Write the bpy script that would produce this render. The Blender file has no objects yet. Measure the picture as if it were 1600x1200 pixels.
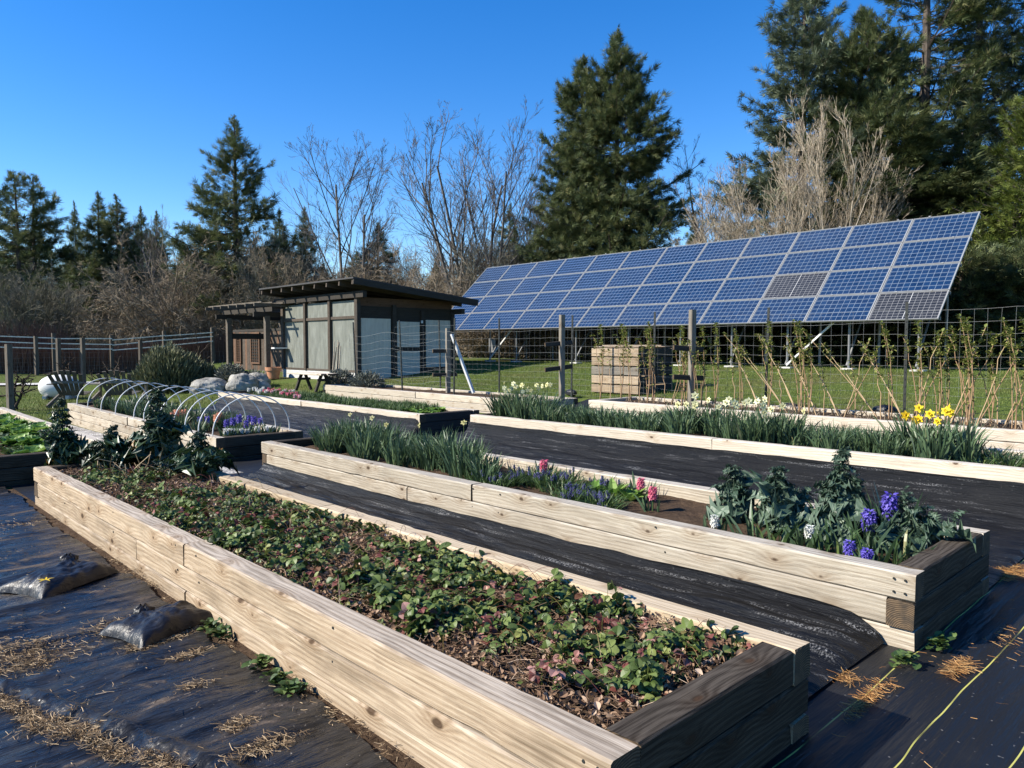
import bpy, bmesh, math, random
import numpy as np
from mathutils import Vector, Matrix, Euler
rad = math.radians
S = bpy.context.scene
COL = S.collection
rng = np.random.default_rng(11)
random.seed(11)

# ---------------------------------------------------------------- camera, sky, sun, exposure
EYE = 1.6
CAM_ANG = 46.5            # view direction, degrees from +X (beds run along +Y, rows step up along +X)
cam = bpy.data.cameras.new('camera'); cam_o = bpy.data.objects.new('camera', cam); COL.objects.link(cam_o)
cam_o.location = (0, 0, EYE)
cam_o.rotation_euler = (rad(90 - 2.97), 0, rad(CAM_ANG - 90))
cam.sensor_width = 36; cam.lens = 36 * 1155 / 1600
cam.clip_start = 0.05; cam.clip_end = 3000
S.camera = cam_o
S.render.resolution_x, S.render.resolution_y = 1024, 768

SUN_EL = rad(37); SUN_DIR = Vector((-math.cos(rad(31)), math.sin(rad(31)), 0))   # horizontal direction towards the sun
w = bpy.data.worlds.new('World'); S.world = w; w.use_nodes = True
wn = w.node_tree
sky = wn.nodes.new('ShaderNodeTexSky'); sky.sky_type = 'NISHITA'; sky.sun_disc = False
sky.sun_elevation = SUN_EL
sky.sun_rotation = math.atan2(SUN_DIR.x, SUN_DIR.y)
sky.air_density = 1.0; sky.dust_density = 0.0; sky.ozone_density = 3.2; sky.altitude = 30
hs = wn.nodes.new('ShaderNodeHueSaturation'); hs.inputs['Saturation'].default_value = 1.38; hs.inputs['Hue'].default_value = 0.51; hs.inputs['Value'].default_value = 1.0
wn.links.new(sky.outputs[0], hs.inputs['Color'])
wn.links.new(hs.outputs[0], wn.nodes['Background'].inputs['Color'])
wn.nodes['Background'].inputs['Strength'].default_value = 0.106
sl = bpy.data.lights.new('sun', 'SUN'); sl.energy = 5.0; sl.angle = rad(0.53); sl.color = (1.0, 0.935, 0.82)
so = bpy.data.objects.new('sun', sl); COL.objects.link(so)
sd = Vector((SUN_DIR.x * math.cos(SUN_EL), SUN_DIR.y * math.cos(SUN_EL), math.sin(SUN_EL)))
so.rotation_euler = sd.to_track_quat('Z', 'Y').to_euler()
so.location = (0, 0, 40)
S.view_settings.view_transform = 'Standard'; S.view_settings.look = 'None'
S.view_settings.gamma = 1; S.view_settings.exposure = 1.05
S.cycles.max_bounces = 5; S.cycles.diffuse_bounces = 1; S.cycles.glossy_bounces = 2
S.cycles.transmission_bounces = 3; S.cycles.transparent_max_bounces = 4

# ---------------------------------------------------------------- measuring: which place a point of the plan has
CA, SA = math.cos(rad(CAM_ANG)), math.sin(rad(CAM_ANG))
def plan(r, d):            # r metres to the right of the viewing axis, d metres ahead -> X, Y
    return (d * CA + r * SA, d * SA - r * CA)
def pd(px, depth):         # bearing px (photo column) at a depth
    return plan((px - 800) / 1155 * depth, depth)
def onX(px, X):            # where the bearing crosses the line X = const -> Y
    a = rad(CAM_ANG) - math.atan((px - 800) / 1155)
    return X * math.tan(a)
def onG(px, py, z=0.0):    # where a bearing and drop meet height z
    d = (EYE - z) * 1155 / (py - 540)
    return pd(px, d)
def interp(x, xs, ys): return np.interp(x, xs, ys)
def gz(x, y):              # terrain height
    x = np.asarray(x, float); y = np.asarray(y, float)
    f = np.interp(x, [-40, 5.5, 7.6, 10.4, 12.3, 18.5, 45, 400], [0, 0, .06, .17, .47, 1.0, 1.5, 1.9])
    lo = np.clip(1 - (x - 4) / 8, 0, 1)
    f = f - lo * .007 * np.clip(y - 1.3, 0, 17) + lo * .035 * np.clip(y - 20, 0, 40)
    return f
def G(x, y): return float(gz(x, y))

# ---------------------------------------------------------------- mesh accumulator
class MB:
    def __init__(s): s.v = []; s.n = 0; s.f = []; s.t = []; s.hast = False
    def add(s, V, F, mat=0, tone=None):
        V = np.asarray(V, float).reshape(-1, 3); F = np.asarray(F, np.int64)
        if F.size: s.f.append((F + s.n, mat))
        s.v.append(V); s.n += len(V)
        if tone is None: tone = np.full(len(V), .5)
        else: s.hast = True
        s.t.append(np.broadcast_to(np.asarray(tone, float), (len(V),)))
        return s
    def box(s, c, d, rot=None, mat=0, tone=None):
        V = np.array([[x, y, z] for x in (-.5, .5) for y in (-.5, .5) for z in (-.5, .5)]) * np.asarray(d, float)
        if rot is not None: V = V @ np.array(rot).T
        F = [[0, 1, 3, 2], [4, 6, 7, 5], [0, 4, 5, 1], [2, 3, 7, 6], [0, 2, 6, 4], [1, 5, 7, 3]]
        return s.add(V + np.asarray(c, float), F, mat, tone)
    def bar(s, a, b, wd, ht, mat=0, up=(0, 0, 1)):     # a rectangular bar from a to b
        a = np.asarray(a, float); b = np.asarray(b, float); d = b - a; L = np.linalg.norm(d); d = d / L
        u = np.asarray(up, float)
        if abs(d @ u) > .98: u = np.array([1., 0, 0])
        sx = np.cross(d, u); sx /= np.linalg.norm(sx); uz = np.cross(sx, d)
        return s.box((a + b) / 2, (L, wd, ht), np.stack([d, sx, uz], 1), mat)
    def tubes(s, P, R, sides=3, mat=0, tone=None, cap=False):
        P = np.asarray(P, float); N, K, _ = P.shape
        R = np.broadcast_to(np.asarray(R, float), (N, K))
        T = np.gradient(P, axis=1); T /= np.linalg.norm(T, axis=2, keepdims=True) + 1e-9
        ref = np.where(np.abs(T[:, :1, 2:3]) > .9, np.array([1., 0, 0]), np.array([0, 0, 1.]))
        A = np.cross(T, np.broadcast_to(ref, T.shape)); A /= np.linalg.norm(A, axis=2, keepdims=True) + 1e-9
        B = np.cross(T, A)
        ang = np.arange(sides) * 2 * math.pi / sides
        V = P[:, :, None, :] + R[:, :, None, None] * (np.cos(ang)[:, None] * A[:, :, None, :] + np.sin(ang)[:, None] * B[:, :, None, :])
        idx = np.arange(N * K * sides).reshape(N, K, sides)
        a = idx[:, :-1, :]; b = idx[:, 1:, :]
        F = np.stack([a, np.roll(a, -1, 2), np.roll(b, -1, 2), b], -1).reshape(-1, 4)
        tv = None if tone is None else np.repeat(np.asarray(tone, float).reshape(N), K * sides)
        n0 = s.n
        s.add(V, F, mat, tv)
        if cap:
            s.f.append((idx[:, -1, :].reshape(-1, sides) + n0, mat)); s.f.append((idx[:, 0, ::-1].reshape(-1, sides) + n0, mat))
        return s
    def tube(s, P, R, sides=8, mat=0, cap=True): 
        P = np.asarray(P, float)
        return s.tubes(P[None], np.broadcast_to(np.asarray(R, float), (1, len(P))), sides, mat, None, cap)
    def ribbons(s, P, W, side, mat=0, tone=None):     # flat strips: P (N,K,3), W (N,K) half width, side (N,3)
        P = np.asarray(P, float); N, K, _ = P.shape; W = np.broadcast_to(W, (N, K))
        sd = np.asarray(side, float)[:, None, :] * W[:, :, None]
        V = np.stack([P - sd, P + sd], 2)
        idx = np.arange(N * K * 2).reshape(N, K, 2)
        F = np.stack([idx[:, :-1, 0], idx[:, :-1, 1], idx[:, 1:, 1], idx[:, 1:, 0]], -1).reshape(-1, 4)
        tv = None if tone is None else np.repeat(np.asarray(tone, float).reshape(N), K * 2)
        return s.add(V, F, mat, tv)
    def scatter(s, tpl, R, P, Sc, mat=0, tone=None):  # template verts/faces put at P with rotation R (N,3,3), scale Sc (N,) or (N,3)
        V0, F0 = tpl; V0 = np.asarray(V0, float); F0 = np.asarray(F0, np.int64)
        N = len(P)
        if N == 0: return s
        Sc = np.asarray(Sc, float)
        if Sc.ndim == 1: Sc = Sc[:, None]
        V = np.einsum('nij,nkj->nki', R, V0[None] * Sc[:, None, :]) + np.asarray(P, float)[:, None, :]
        F = (F0[None] + (np.arange(N) * len(V0))[:, None, None]).reshape(-1, F0.shape[1])
        tv = None if tone is None else np.repeat(np.asarray(tone, float).reshape(N), len(V0))
        return s.add(V, F, mat, tv)
    def grid(s, X, mat=0, tone=None):                  # X (n,m,3)
        X = np.asarray(X, float); n, m, _ = X.shape
        idx = np.arange(n * m).reshape(n, m)
        F = np.stack([idx[:-1, :-1], idx[1:, :-1], idx[1:, 1:], idx[:-1, 1:]], -1).reshape(-1, 4)
        return s.add(X, F, mat, tone)
    def lathe(s, prof, c=(0, 0, 0), n=24, mat=0):
        prof = np.asarray(prof, float); a = np.arange(n) * 2 * math.pi / n
        V = np.stack([prof[:, None, 0] * np.cos(a), prof[:, None, 0] * np.sin(a), np.broadcast_to(prof[:, None, 1], (len(prof), n))], -1)
        idx = np.arange(len(prof) * n).reshape(len(prof), n)
        a_ = idx[:-1]; b_ = idx[1:]
        F = np.stack([a_, np.roll(a_, -1, 1), np.roll(b_, -1, 1), b_], -1).reshape(-1, 4)
        return s.add(V.reshape(-1, 3) + np.asarray(c, float), F, mat)
    def mesh(s, name, mats, smooth=False):
        me = bpy.data.meshes.new(name)
        V = np.concatenate(s.v) if s.v else np.zeros((0, 3))
        me.vertices.add(len(V)); me.vertices.foreach_set('co', V.astype(np.float32).ravel())
        lv = np.concatenate([f.ravel() for f, _ in s.f]); tot = np.concatenate([np.full(len(f), f.shape[1]) for f, _ in s.f])
        mi = np.concatenate([np.full(len(f), m) for f, m in s.f])
        me.loops.add(len(lv)); me.loops.foreach_set('vertex_index', lv.astype(np.int32))
        me.polygons.add(len(tot)); st = np.concatenate([[0], np.cumsum(tot)[:-1]])
        me.polygons.foreach_set('loop_start', st.astype(np.int32))
        me.polygons.foreach_set('loop_total', tot.astype(np.int32))
        me.polygons.foreach_set('material_index', mi.astype(np.int32))
        me.polygons.foreach_set('use_smooth', np.full(len(tot), smooth))
        if s.hast:
            at = me.attributes.new('tone', 'FLOAT', 'POINT'); at.data.foreach_set('value', np.concatenate(s.t).astype(np.float32))
        for m in (mats if isinstance(mats, (list, tuple)) else [mats]): me.materials.append(m)
        me.update(); me.validate()
        return me

def link(name, data, parent=None, loc=(0, 0, 0), rot=(0, 0, 0)):
    o = bpy.data.objects.new(name, data); COL.objects.link(o); o.location = loc; o.rotation_euler = rot
    if parent is not None: o.parent = parent
    return o
def part(name, mb, mats, parent, loc=(0, 0, 0), rot=(0, 0, 0), smooth=False, label=None):
    o = link(name, mb.mesh(name, mats, smooth) if isinstance(mb, MB) else mb, parent, loc, rot)
    if label: o['label'] = label
    return o
def tag(o, label, cat, group=None):
    o['label'] = label; o['category'] = cat
    if group: o['group'] = group
    return o
def thing(name, label, cat, loc=(0, 0, 0), rotz=0, group=None, rot=None):
    o = link(name, None, None, loc, rot or (0, 0, rotz)); o.empty_display_size = .1
    return tag(o, label, cat, group)
def single(name, mb, mats, label, cat, group=None, loc=(0, 0, 0), rotz=0, smooth=False):
    return tag(part(name, mb, mats, None, loc, (0, 0, rotz), smooth), label, cat, group)
def kindof(o, k): o['kind'] = k; return o
def dup(root, loc=None, rotz=None, label=None, group=None, scale=None):
    def cp(o, p):
        c = o.copy(); COL.objects.link(c)
        if p is not None: c.parent = p
        for ch in list(o.children): cp(ch, c)
        return c
    r = cp(root, None)
    if loc is not None: r.location = loc
    if rotz is not None: r.rotation_euler = (0, 0, rotz)
    if label: r['label'] = label
    if group: r['group'] = group
    if scale is not None: r.scale = scale if hasattr(scale, '__len__') else (scale,) * 3
    return r

# ---------------------------------------------------------------- maths for leaves and twigs
def unit(V): return V / (np.linalg.norm(V, axis=-1, keepdims=True) + 1e-9)
def rots(D, roll=None, up=None):
    """rotation matrices whose Y axis is D; Z as near to up as it can be, then rolled"""
    D = unit(np.asarray(D, float)); N = len(D)
    U = np.broadcast_to(np.array([0, 0, 1.]) if up is None else up, D.shape) + rng.normal(0, .02, D.shape)
    Xa = unit(np.cross(D, U)); Za = np.cross(Xa, D)
    if roll is not None:
        c, s_ = np.cos(roll)[:, None], np.sin(roll)[:, None]
        Xa, Za = Xa * c + Za * s_, Za * c - Xa * s_
    return np.stack([Xa, D, Za], -1)
def sph(n, up=0.0):
    V = unit(rng.normal(0, 1, (n, 3))); V[:, 2] += up
    return unit(V)
def vnoise(x, y, seed=0, oct=3, lac=2.1, gain=.5):   # value noise on arrays
    x = np.asarray(x, float); y = np.asarray(y, float)
    tot = 0; a = 1; fx, fy = x + seed * 17.3, y - seed * 9.1
    for k in range(oct):
        xi, yi = np.floor(fx), np.floor(fy); u, v = fx - xi, fy - yi
        u = u * u * (3 - 2 * u); v = v * v * (3 - 2 * v)
        h = lambda i, j: np.modf(np.abs(np.sin(i * 127.1 + j * 311.7 + seed * 3.7) * 43758.5453))[0]
        tot = tot + a * ((h(xi, yi) * (1 - u) + h(xi + 1, yi) * u) * (1 - v) + (h(xi, yi + 1) * (1 - u) + h(xi + 1, yi + 1) * u) * v - .5)
        fx, fy = fx * lac + 5.2, fy * lac + 1.3; a *= gain
    return tot
def leaf_tpl(prof, nx=3, cup=.25, curl=.2, ruffle=0, rf=3):
    """leaf of unit length along +Y; prof = half widths along it"""
    ny = len(prof); V = np.zeros((ny, nx, 3))
    for j in range(ny):
        t = j / (ny - 1)
        for i in range(nx):
            u = -1 + 2 * i / (nx - 1)
            e = ruffle * abs(u) ** 1.5 * math.sin(rf * 6.28 * t + (1.3 if u > 0 else 0) + u)
            V[j, i] = (u * prof[j] * (1 + .25 * e), t, cup * prof[j] * abs(u) ** 1.4 - curl * t * t + e * .16)
    idx = np.arange(ny * nx).reshape(ny, nx)
    F = np.stack([idx[:-1, :-1], idx[:-1, 1:], idx[1:, 1:], idx[1:, :-1]], -1).reshape(-1, 4)
    return V.reshape(-1, 3), F
def stack_tpl(parts):      # several (V,F) with transforms into one template
    Vs, Fs, n = [], [], 0
    for V, F in parts:
        Vs.append(V); Fs.append(np.asarray(F) + n); n += len(V)
    return np.concatenate(Vs), np.concatenate(Fs)
def rz(V, a):
    c, s_ = math.cos(a), math.sin(a); V = np.asarray(V, float)
    return np.stack([V[:, 0] * c - V[:, 1] * s_, V[:, 0] * s_ + V[:, 1] * c, V[:, 2]], -1)
def rx(V, a):
    c, s_ = math.cos(a), math.sin(a); V = np.asarray(V, float)
    return np.stack([V[:, 0], V[:, 1] * c - V[:, 2] * s_, V[:, 1] * s_ + V[:, 2] * c], -1)

def grow(P0, D0, L0, R0, levels, up=.0, K=5, wob=.12):
    """branching, all twigs of one level at a time. levels: list of (children per parent, length ratio, radius ratio, spread, t0)"""
    out = []
    P0 = np.asarray(P0, float); D = unit(np.asarray(D0, float)); L = np.asarray(L0, float); R = np.asarray(R0, float)
    cur = None
    for li in range(len(levels) + 1):
        N = len(P0); st = np.zeros((N, K, 3)); st[:, 0] = P0; d = D.copy()
        for k in range(1, K):
            d = unit(d + rng.normal(0, wob, (N, 3)) + np.array([0, 0, up]))
            st[:, k] = st[:, k - 1] + d * (L / (K - 1))[:, None]
        rr = R[:, None] * np.linspace(1, .45, K)[None]
        out.append((st, rr))
        if li == len(levels): break
        n, lr, rrat, spread, t0 = levels[li]
        t = np.sort(rng.uniform(t0, 1.0, (N, n)), axis=1); t = np.minimum(t, .999)
        f = t * (K - 1); i = f.astype(int); u = f - i
        ar = np.arange(N)[:, None]
        P0 = (st[ar, i] * (1 - u)[..., None] + st[ar, i + 1] * u[..., None]).reshape(-1, 3)
        T = unit(st[ar, i + 1] - st[ar, i]).reshape(-1, 3)
        side = unit(np.cross(T, rng.normal(0, 1, T.shape)))
        sp = rng.normal(spread, spread * .25, len(T))[:, None]
        D = unit(T * np.cos(sp) + side * np.sin(sp))
        L = (L[:, None] * lr * (1.15 - .6 * t) * rng.uniform(.7, 1.25, (N, n))).ravel()
        R = (np.repeat(R, n) * rrat * (1.1 - .5 * t.ravel()))
    return out

# ---------------------------------------------------------------- materials
class Mat:
    def __init__(s, name):
        s.m = bpy.data.materials.new(name); s.m.use_nodes = True; s.nt = s.m.node_tree; s.nt.nodes.clear()
        s.out = s.n('ShaderNodeOutputMaterial')
    def n(s, t, ins=None, **kw):
        nd = s.nt.nodes.new(t)
        for k, v in kw.items(): setattr(nd, k, v)
        for k, v in (ins or {}).items():
            sk = nd.inputs[k]
            if isinstance(v, bpy.types.NodeSocket): s.nt.links.new(v, sk)
            else: sk.default_value = v
        return nd
    def co(s, kind='Object'): return s.n('ShaderNodeTexCoord').outputs[kind]
    def pos(s): return s.n('ShaderNodeNewGeometry').outputs['Position']
    def rnd(s): return s.n('ShaderNodeObjectInfo').outputs['Random']
    def tone(s): return s.n('ShaderNodeAttribute', attribute_name='tone').outputs['Fac']
    def mapv(s, v, scale=(1, 1, 1), loc=(0, 0, 0), rot=(0, 0, 0)):
        return s.n('ShaderNodeMapping', {'Vector': v, 'Scale': scale, 'Location': loc, 'Rotation': rot}).outputs[0]
    def noise(s, v, scale=5, detail=4, rough=.55, dist=0):
        return s.n('ShaderNodeTexNoise', {'Vector': v, 'Scale': scale, 'Detail': detail, 'Roughness': rough, 'Distortion': dist}).outputs[0]
    def math(s, op, a, b=0.0, c=0.0): return s.n('ShaderNodeMath', {0: a, 1: b, 2: c}, operation=op).outputs[0]
    def vadd(s, a, b): return s.n('ShaderNodeVectorMath', {0: a, 1: b}, operation='ADD').outputs[0]
    def ramp(s, f, stops):
        nd = s.n('ShaderNodeValToRGB', {0: f}); e = nd.color_ramp.elements
        while len(e) < len(stops): e.new(.5)
        for el, (p, c) in zip(e, stops):
            el.position = p; el.color = (*c, 1) if hasattr(c, '__len__') else (c, c, c, 1)
        return nd.outputs[0]
    def mix(s, f, a, b, blend='MIX'):
        nd = s.n('ShaderNodeMix', data_type='RGBA', blend_type=blend)
        for k, v in ((0, f), (6, a), (7, b)):
            if isinstance(v, bpy.types.NodeSocket): s.nt.links.new(v, nd.inputs[k])
            else: nd.inputs[k].default_value = v if k == 0 else (*v, 1)
        return nd.outputs[2]
    def bump(s, h, strength=.3, dist=.01): return s.n('ShaderNodeBump', {'Height': h, 'Strength': strength, 'Distance': dist}).outputs[0]
    def bsdf(s, color, rough=.7, normal=None, spec=.3, metal=0.0, coat=0.0, transl=0.0, sheen=0.0):
        c = color if isinstance(color, bpy.types.NodeSocket) else (*color, 1)
        ins = {'Base Color': c, 'Roughness': rough, 'Specular IOR Level': spec, 'Metallic': metal, 'Coat Weight': coat}
        if sheen: ins['Sheen Weight'] = sheen
        if normal is not None: ins['Normal'] = normal
        b = s.n('ShaderNodeBsdfPrincipled', ins).outputs[0]
        if transl:
            t = s.n('ShaderNodeBsdfTranslucent', {'Color': c})
            b = s.n('ShaderNodeMixShader', {0: transl, 1: b, 2: t.outputs[0]}).outputs[0]
        s.nt.links.new(b, s.out.inputs[0])
        return s.m

def wood(name, light, mid, dark, knots=.105, grain=1.0, stain=.35, rough=.85, bumpy=.35, topmix=.55, spec=.1, streak=(.5, 36, 36)):
    M = Mat(name); r = M.rnd(); off = M.n('ShaderNodeCombineXYZ', {0: M.math('MULTIPLY', r, 37.0), 1: M.math('MULTIPLY', r, 11.0), 2: M.math('MULTIPLY', r, 23.0)}).outputs[0]
    c = M.vadd(M.co(), off)
    warp = M.noise(M.mapv(c, (.9, 4, 4)), 1.0, 3, .5)
    s0 = M.n('ShaderNodeSeparateXYZ', {0: c}); k2 = M.n('ShaderNodeCombineXYZ', {0: M.math('MULTIPLY', s0.outputs[0], 2.3), 1: M.math('MULTIPLY', M.math('ADD', s0.outputs[2], M.math('MULTIPLY', s0.outputs[1], 1.0)), 4.4)}).outputs[0]
    vn = M.n('ShaderNodeTexVoronoi', {'Vector': k2, 'Scale': 1.0, 'Randomness': 1.0}, feature='F1', voronoi_dimensions='2D'); vc = M.n('ShaderNodeSeparateColor', {0: vn.outputs['Color']})
    vor = M.math('ADD', vn.outputs['Distance'], M.math('MULTIPLY', vc.outputs[0], .085))
    kd = M.math('ADD', vor, M.math('MULTIPLY', M.math('SUBTRACT', M.noise(c, 18, 2), .5), .06))
    pull = M.math('MULTIPLY', M.math('POWER', 2.718, M.math('MULTIPLY', kd, -6.0)), 1.6)
    sep = M.n('ShaderNodeSeparateXYZ', {0: c})
    ph = M.math('ADD', M.math('MULTIPLY', M.math('ADD', sep.outputs[2], M.math('MULTIPLY', sep.outputs[1], .8)), 230.0 * grain), M.math('MULTIPLY', warp, 16.0))
    ph = M.math('ADD', ph, M.math('MULTIPLY', pull, 15.0))
    rings = M.math('MULTIPLY_ADD', M.math('SINE', ph), .5, .5)
    fine = M.math('ADD', M.math('MULTIPLY', M.noise(M.mapv(c, streak), 6.0, 6, .72), .74), M.math('MULTIPLY', M.noise(M.mapv(c, (1.1, 9, 9)), 2.0, 6, .7), .26))
    t = M.math('ADD', M.math('MULTIPLY', rings, .09), M.math('MULTIPLY', fine, .90))
    col = M.ramp(t, [(.30, dark), (.47, mid), (.66, light)])
    blot = M.noise(M.mapv(c, (1.4, 5, 5)), 1.6, 4, .6)
    col = M.mix(M.math('MULTIPLY', M.ramp(blot, [(.48, 0), (.72, 1)]), stain), col, tuple(x * .45 for x in mid))
    pale = M.noise(M.mapv(c, (.8, 3, 3)), 1.1, 3, .5)
    col = M.mix(M.math('MULTIPLY', M.ramp(pale, [(.5, 0), (.75, 1)]), .25), col, tuple(min(1, x * 1.08) for x in light))
    top = M.math('MULTIPLY', M.ramp(M.n('ShaderNodeSeparateXYZ', {0: M.n('ShaderNodeNewGeometry').outputs['Normal']}).outputs[2], [(.6, 0), (.8, 1)]), topmix)
    g0 = M.n('ShaderNodeHueSaturation', {'Color': col, 'Saturation': .45, 'Value': 1.0}).outputs[0]
    tl = M.ramp(M.math('ADD', M.math('MULTIPLY', rings, .14), M.math('MULTIPLY', fine, .86)), [(.30, .35), (.52, 1.08)])
    col = M.mix(top, col, M.mix(1.0, g0, tl, 'MULTIPLY'))
    k = M.ramp(kd, [(knots * .6, 1), (knots, 0)])
    halo = M.ramp(kd, [(knots * .8, 1), (knots * 3.2, 0)])
    col = M.mix(M.math('MULTIPLY', halo, .42), col, tuple(x * .5 * y for x, y in zip(mid, (1.15, .88, .62))))
    col = M.mix(M.math('MULTIPLY', k, .88), col, (.045, .026, .015))
    crack = M.ramp(M.noise(M.mapv(c, (.45, 60, 60)), 2.0, 3, .6), [(.3, 1), (.36, 0)])
    col = M.mix(M.math('MULTIPLY', crack, .55), col, tuple(x * .3 for x in mid))
    val = M.math('MULTIPLY_ADD', r, .3, .85)
    col = M.n('ShaderNodeHueSaturation', {'Color': col, 'Value': val}).outputs[0]
    h = M.math('SUBTRACT', M.math('ADD', M.math('MULTIPLY', rings, .35), fine), M.math('MULTIPLY', crack, .8))
    return M.bsdf(col, rough, M.bump(h, bumpy, .006), spec)
def plain(name, c, rough=.7, var=.25, scale=8, spec=.3, metal=0, bumpy=.1):
    M = Mat(name); v = M.co(); nz = M.noise(v, scale, 5)
    col = M.mix(M.ramp(nz, [(.3, 0), (.7, 1)]), tuple(x * (1 - var) for x in c), tuple(min(1, x * (1 + var)) for x in c))
    return M.bsdf(col, rough, M.bump(nz, bumpy, .01), spec, metal)
def leafmat(name, stops, rough=.5, transl=.22, spec=.35, fine=0.0):
    M = Mat(name); c = M.ramp(M.tone(), stops)
    if fine:
        nz = M.noise(M.pos(), fine, 3); c = M.mix(.5, c, M.mix(nz, (.35, .35, .35), (1, 1, 1)), 'MULTIPLY')
    return M.bsdf(c, rough, None, spec, transl=transl)

WOOD_TAN = wood('weathered_fir', (.46, .375, .27), (.30, .225, .15), (.11, .077, .048), stain=.6)
WOOD_GREY = wood('silver_fir', (.48, .43, .345), (.335, .285, .215), (.13, .10, .072), stain=.42)
WOOD_YEL = wood('fresh_fir', (.47, .385, .27), (.36, .28, .18), (.18, .13, .08), stain=.22, knots=.09, topmix=.2)
WOOD_END = wood('shade_darkened_weathered_fir', (.095, .074, .052), (.042, .031, .021), (.012, .009, .006), stain=.4)  # weathered end boards, colour cut further to imitate their shadowed faces
WOOD_PALE = wood('bleached_fir', (.52, .46, .375), (.41, .35, .27), (.23, .19, .14), stain=.2, knots=.08)
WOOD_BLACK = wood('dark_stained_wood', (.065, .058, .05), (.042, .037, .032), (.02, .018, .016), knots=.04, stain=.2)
WOOD_POSTD = wood('dark_grey_post', (.16, .14, .115), (.10, .085, .068), (.04, .034, .027), knots=.06)
WOOD_BRNL = wood('brown_fir', (.36, .285, .20), (.235, .175, .115), (.10, .07, .045))
WOOD_BRN = wood('dark_brown_wood', (.12, .10, .08), (.075, .06, .048), (.03, .025, .02), knots=.05)
WOOD_RED = wood('red_cedar', (.17, .105, .07), (.115, .068, .045), (.05, .03, .02), knots=.05)
WOOD_POST = wood('grey_post', (.27, .245, .205), (.17, .15, .122), (.075, .064, .052), knots=.07)
def endgrain():
    M = Mat('end_grain'); c = M.co(); d = M.n('ShaderNodeVectorMath', {0: M.mapv(c, (0, 1, 1), (0, .03, .09)), 1: (0, 0, 0)}, operation='DISTANCE').outputs['Value']
    r = M.math('MULTIPLY_ADD', M.math('SINE', M.math('ADD', M.math('MULTIPLY', d, 620), M.math('MULTIPLY', M.noise(c, 12, 3), 9))), .5, .5)
    col = M.mix(r, (.05, .034, .02), (.15, .105, .065)); col = M.mix(M.ramp(M.noise(c, 25, 4), [(.4, 0), (.7, 1)]), col, (.05, .04, .03))
    return M.bsdf(col, .9, M.bump(r, .3, .004), .15)
ENDG = endgrain()
def soilmat(name='soil', a=(.035, .022, .014), b=(.12, .08, .052)):
    M = Mat(name); p = M.pos(); nz = M.noise(p, 14, 8, .7); n2 = M.noise(p, 70, 3)
    col = M.ramp(M.math('ADD', M.math('MULTIPLY', nz, .7), M.math('MULTIPLY', n2, .3)), [(.3, a), (.55, tuple((x + y) / 2 for x, y in zip(a, b))), (.75, b)])
    return M.bsdf(col, .95, M.bump(nz, .9, .05), .1)
SOIL = soilmat()

def fabricmat():
    M = Mat('woven_landscape_fabric'); p = M.pos()
    wv = M.n('ShaderNodeTexWave', {'Vector': p, 'Scale': 60.0, 'Distortion': .4}, bands_direction='Y').outputs[0]
    fold = M.noise(M.mapv(p, (7, .55, 7)), 1.6, 5, .6)
    dust = M.ramp(M.noise(M.mapv(p, (1.2, .5, 1.2)), 1.4, 6, .65), [(.5, 0), (.8, 1)])
    spk = M.ramp(M.noise(p, 55, 2, .5), [(.68, 0), (.78, 1)])
    col = M.mix(M.math('MULTIPLY', dust, .2), (.006, .0063, .0072), (.04, .039, .037))
    glint = M.math('MULTIPLY', M.ramp(M.noise(M.mapv(p, (9, .6, 9)), 2.0, 4, .6), [(.55, 0), (.72, 1)]), M.ramp(M.noise(p, 90, 2, .6), [(.48, 0), (.62, 1)]))  # sun glints along the folds, painted into the base colour
    col = M.mix(M.math('MULTIPLY', spk, .4), col, (.2, .2, .19)); col = M.mix(M.math('MULTIPLY', glint, .8), col, (.30, .30, .30))
    h = M.math('ADD', fold, M.math('MULTIPLY', wv, .03))
    return M.bsdf(col, M.math('MULTIPLY_ADD', dust, .2, .42), M.bump(h, 1.0, .05), .22)
FABRIC = fabricmat()
def groundfabric():
    M = Mat('ground_cloth'); p = M.pos(); sp = M.n('ShaderNodeSeparateXYZ', {0: p})
    wob = M.math('MULTIPLY', M.math('SUBTRACT', M.noise(p, 1.2, 2), .5), .06)
    y = M.math('ADD', sp.outputs[1], wob)
    st = M.math('ABSOLUTE', M.math('SUBTRACT', M.math('FRACT', M.math('DIVIDE', M.math('ADD', y, .085), .305)), .5))
    line = M.math('MULTIPLY', M.math('LESS_THAN', st, .010), M.math('LESS_THAN', y, 1.75))
    line = M.math('MULTIPLY', line, M.ramp(M.noise(M.mapv(p, (1.5, 9, 1)), 1.5, 2), [(.36, .15), (.5, 1)]))
    dust = M.ramp(M.noise(p, 1.3, 6, .65), [(.5, 0), (.85, 1)])
    spk = M.ramp(M.noise(p, 42, 1, .5), [(.74, 0), (.78, 1)])
    col = M.mix(M.math('MULTIPLY', dust, .4), (.009, .0095, .011), (.04, .038, .035))
    col = M.mix(M.math('MULTIPLY', spk, .3), col, (.3, .28, .25))
    col = M.mix(line, col, (.42, .40, .10))
    fold = M.noise(M.mapv(p, (.6, 5, 5)), 1.6, 4, .6)
    return M.bsdf(col, .5, M.bump(fold, .6, .05), .28)
GCLOTH = groundfabric()
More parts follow.
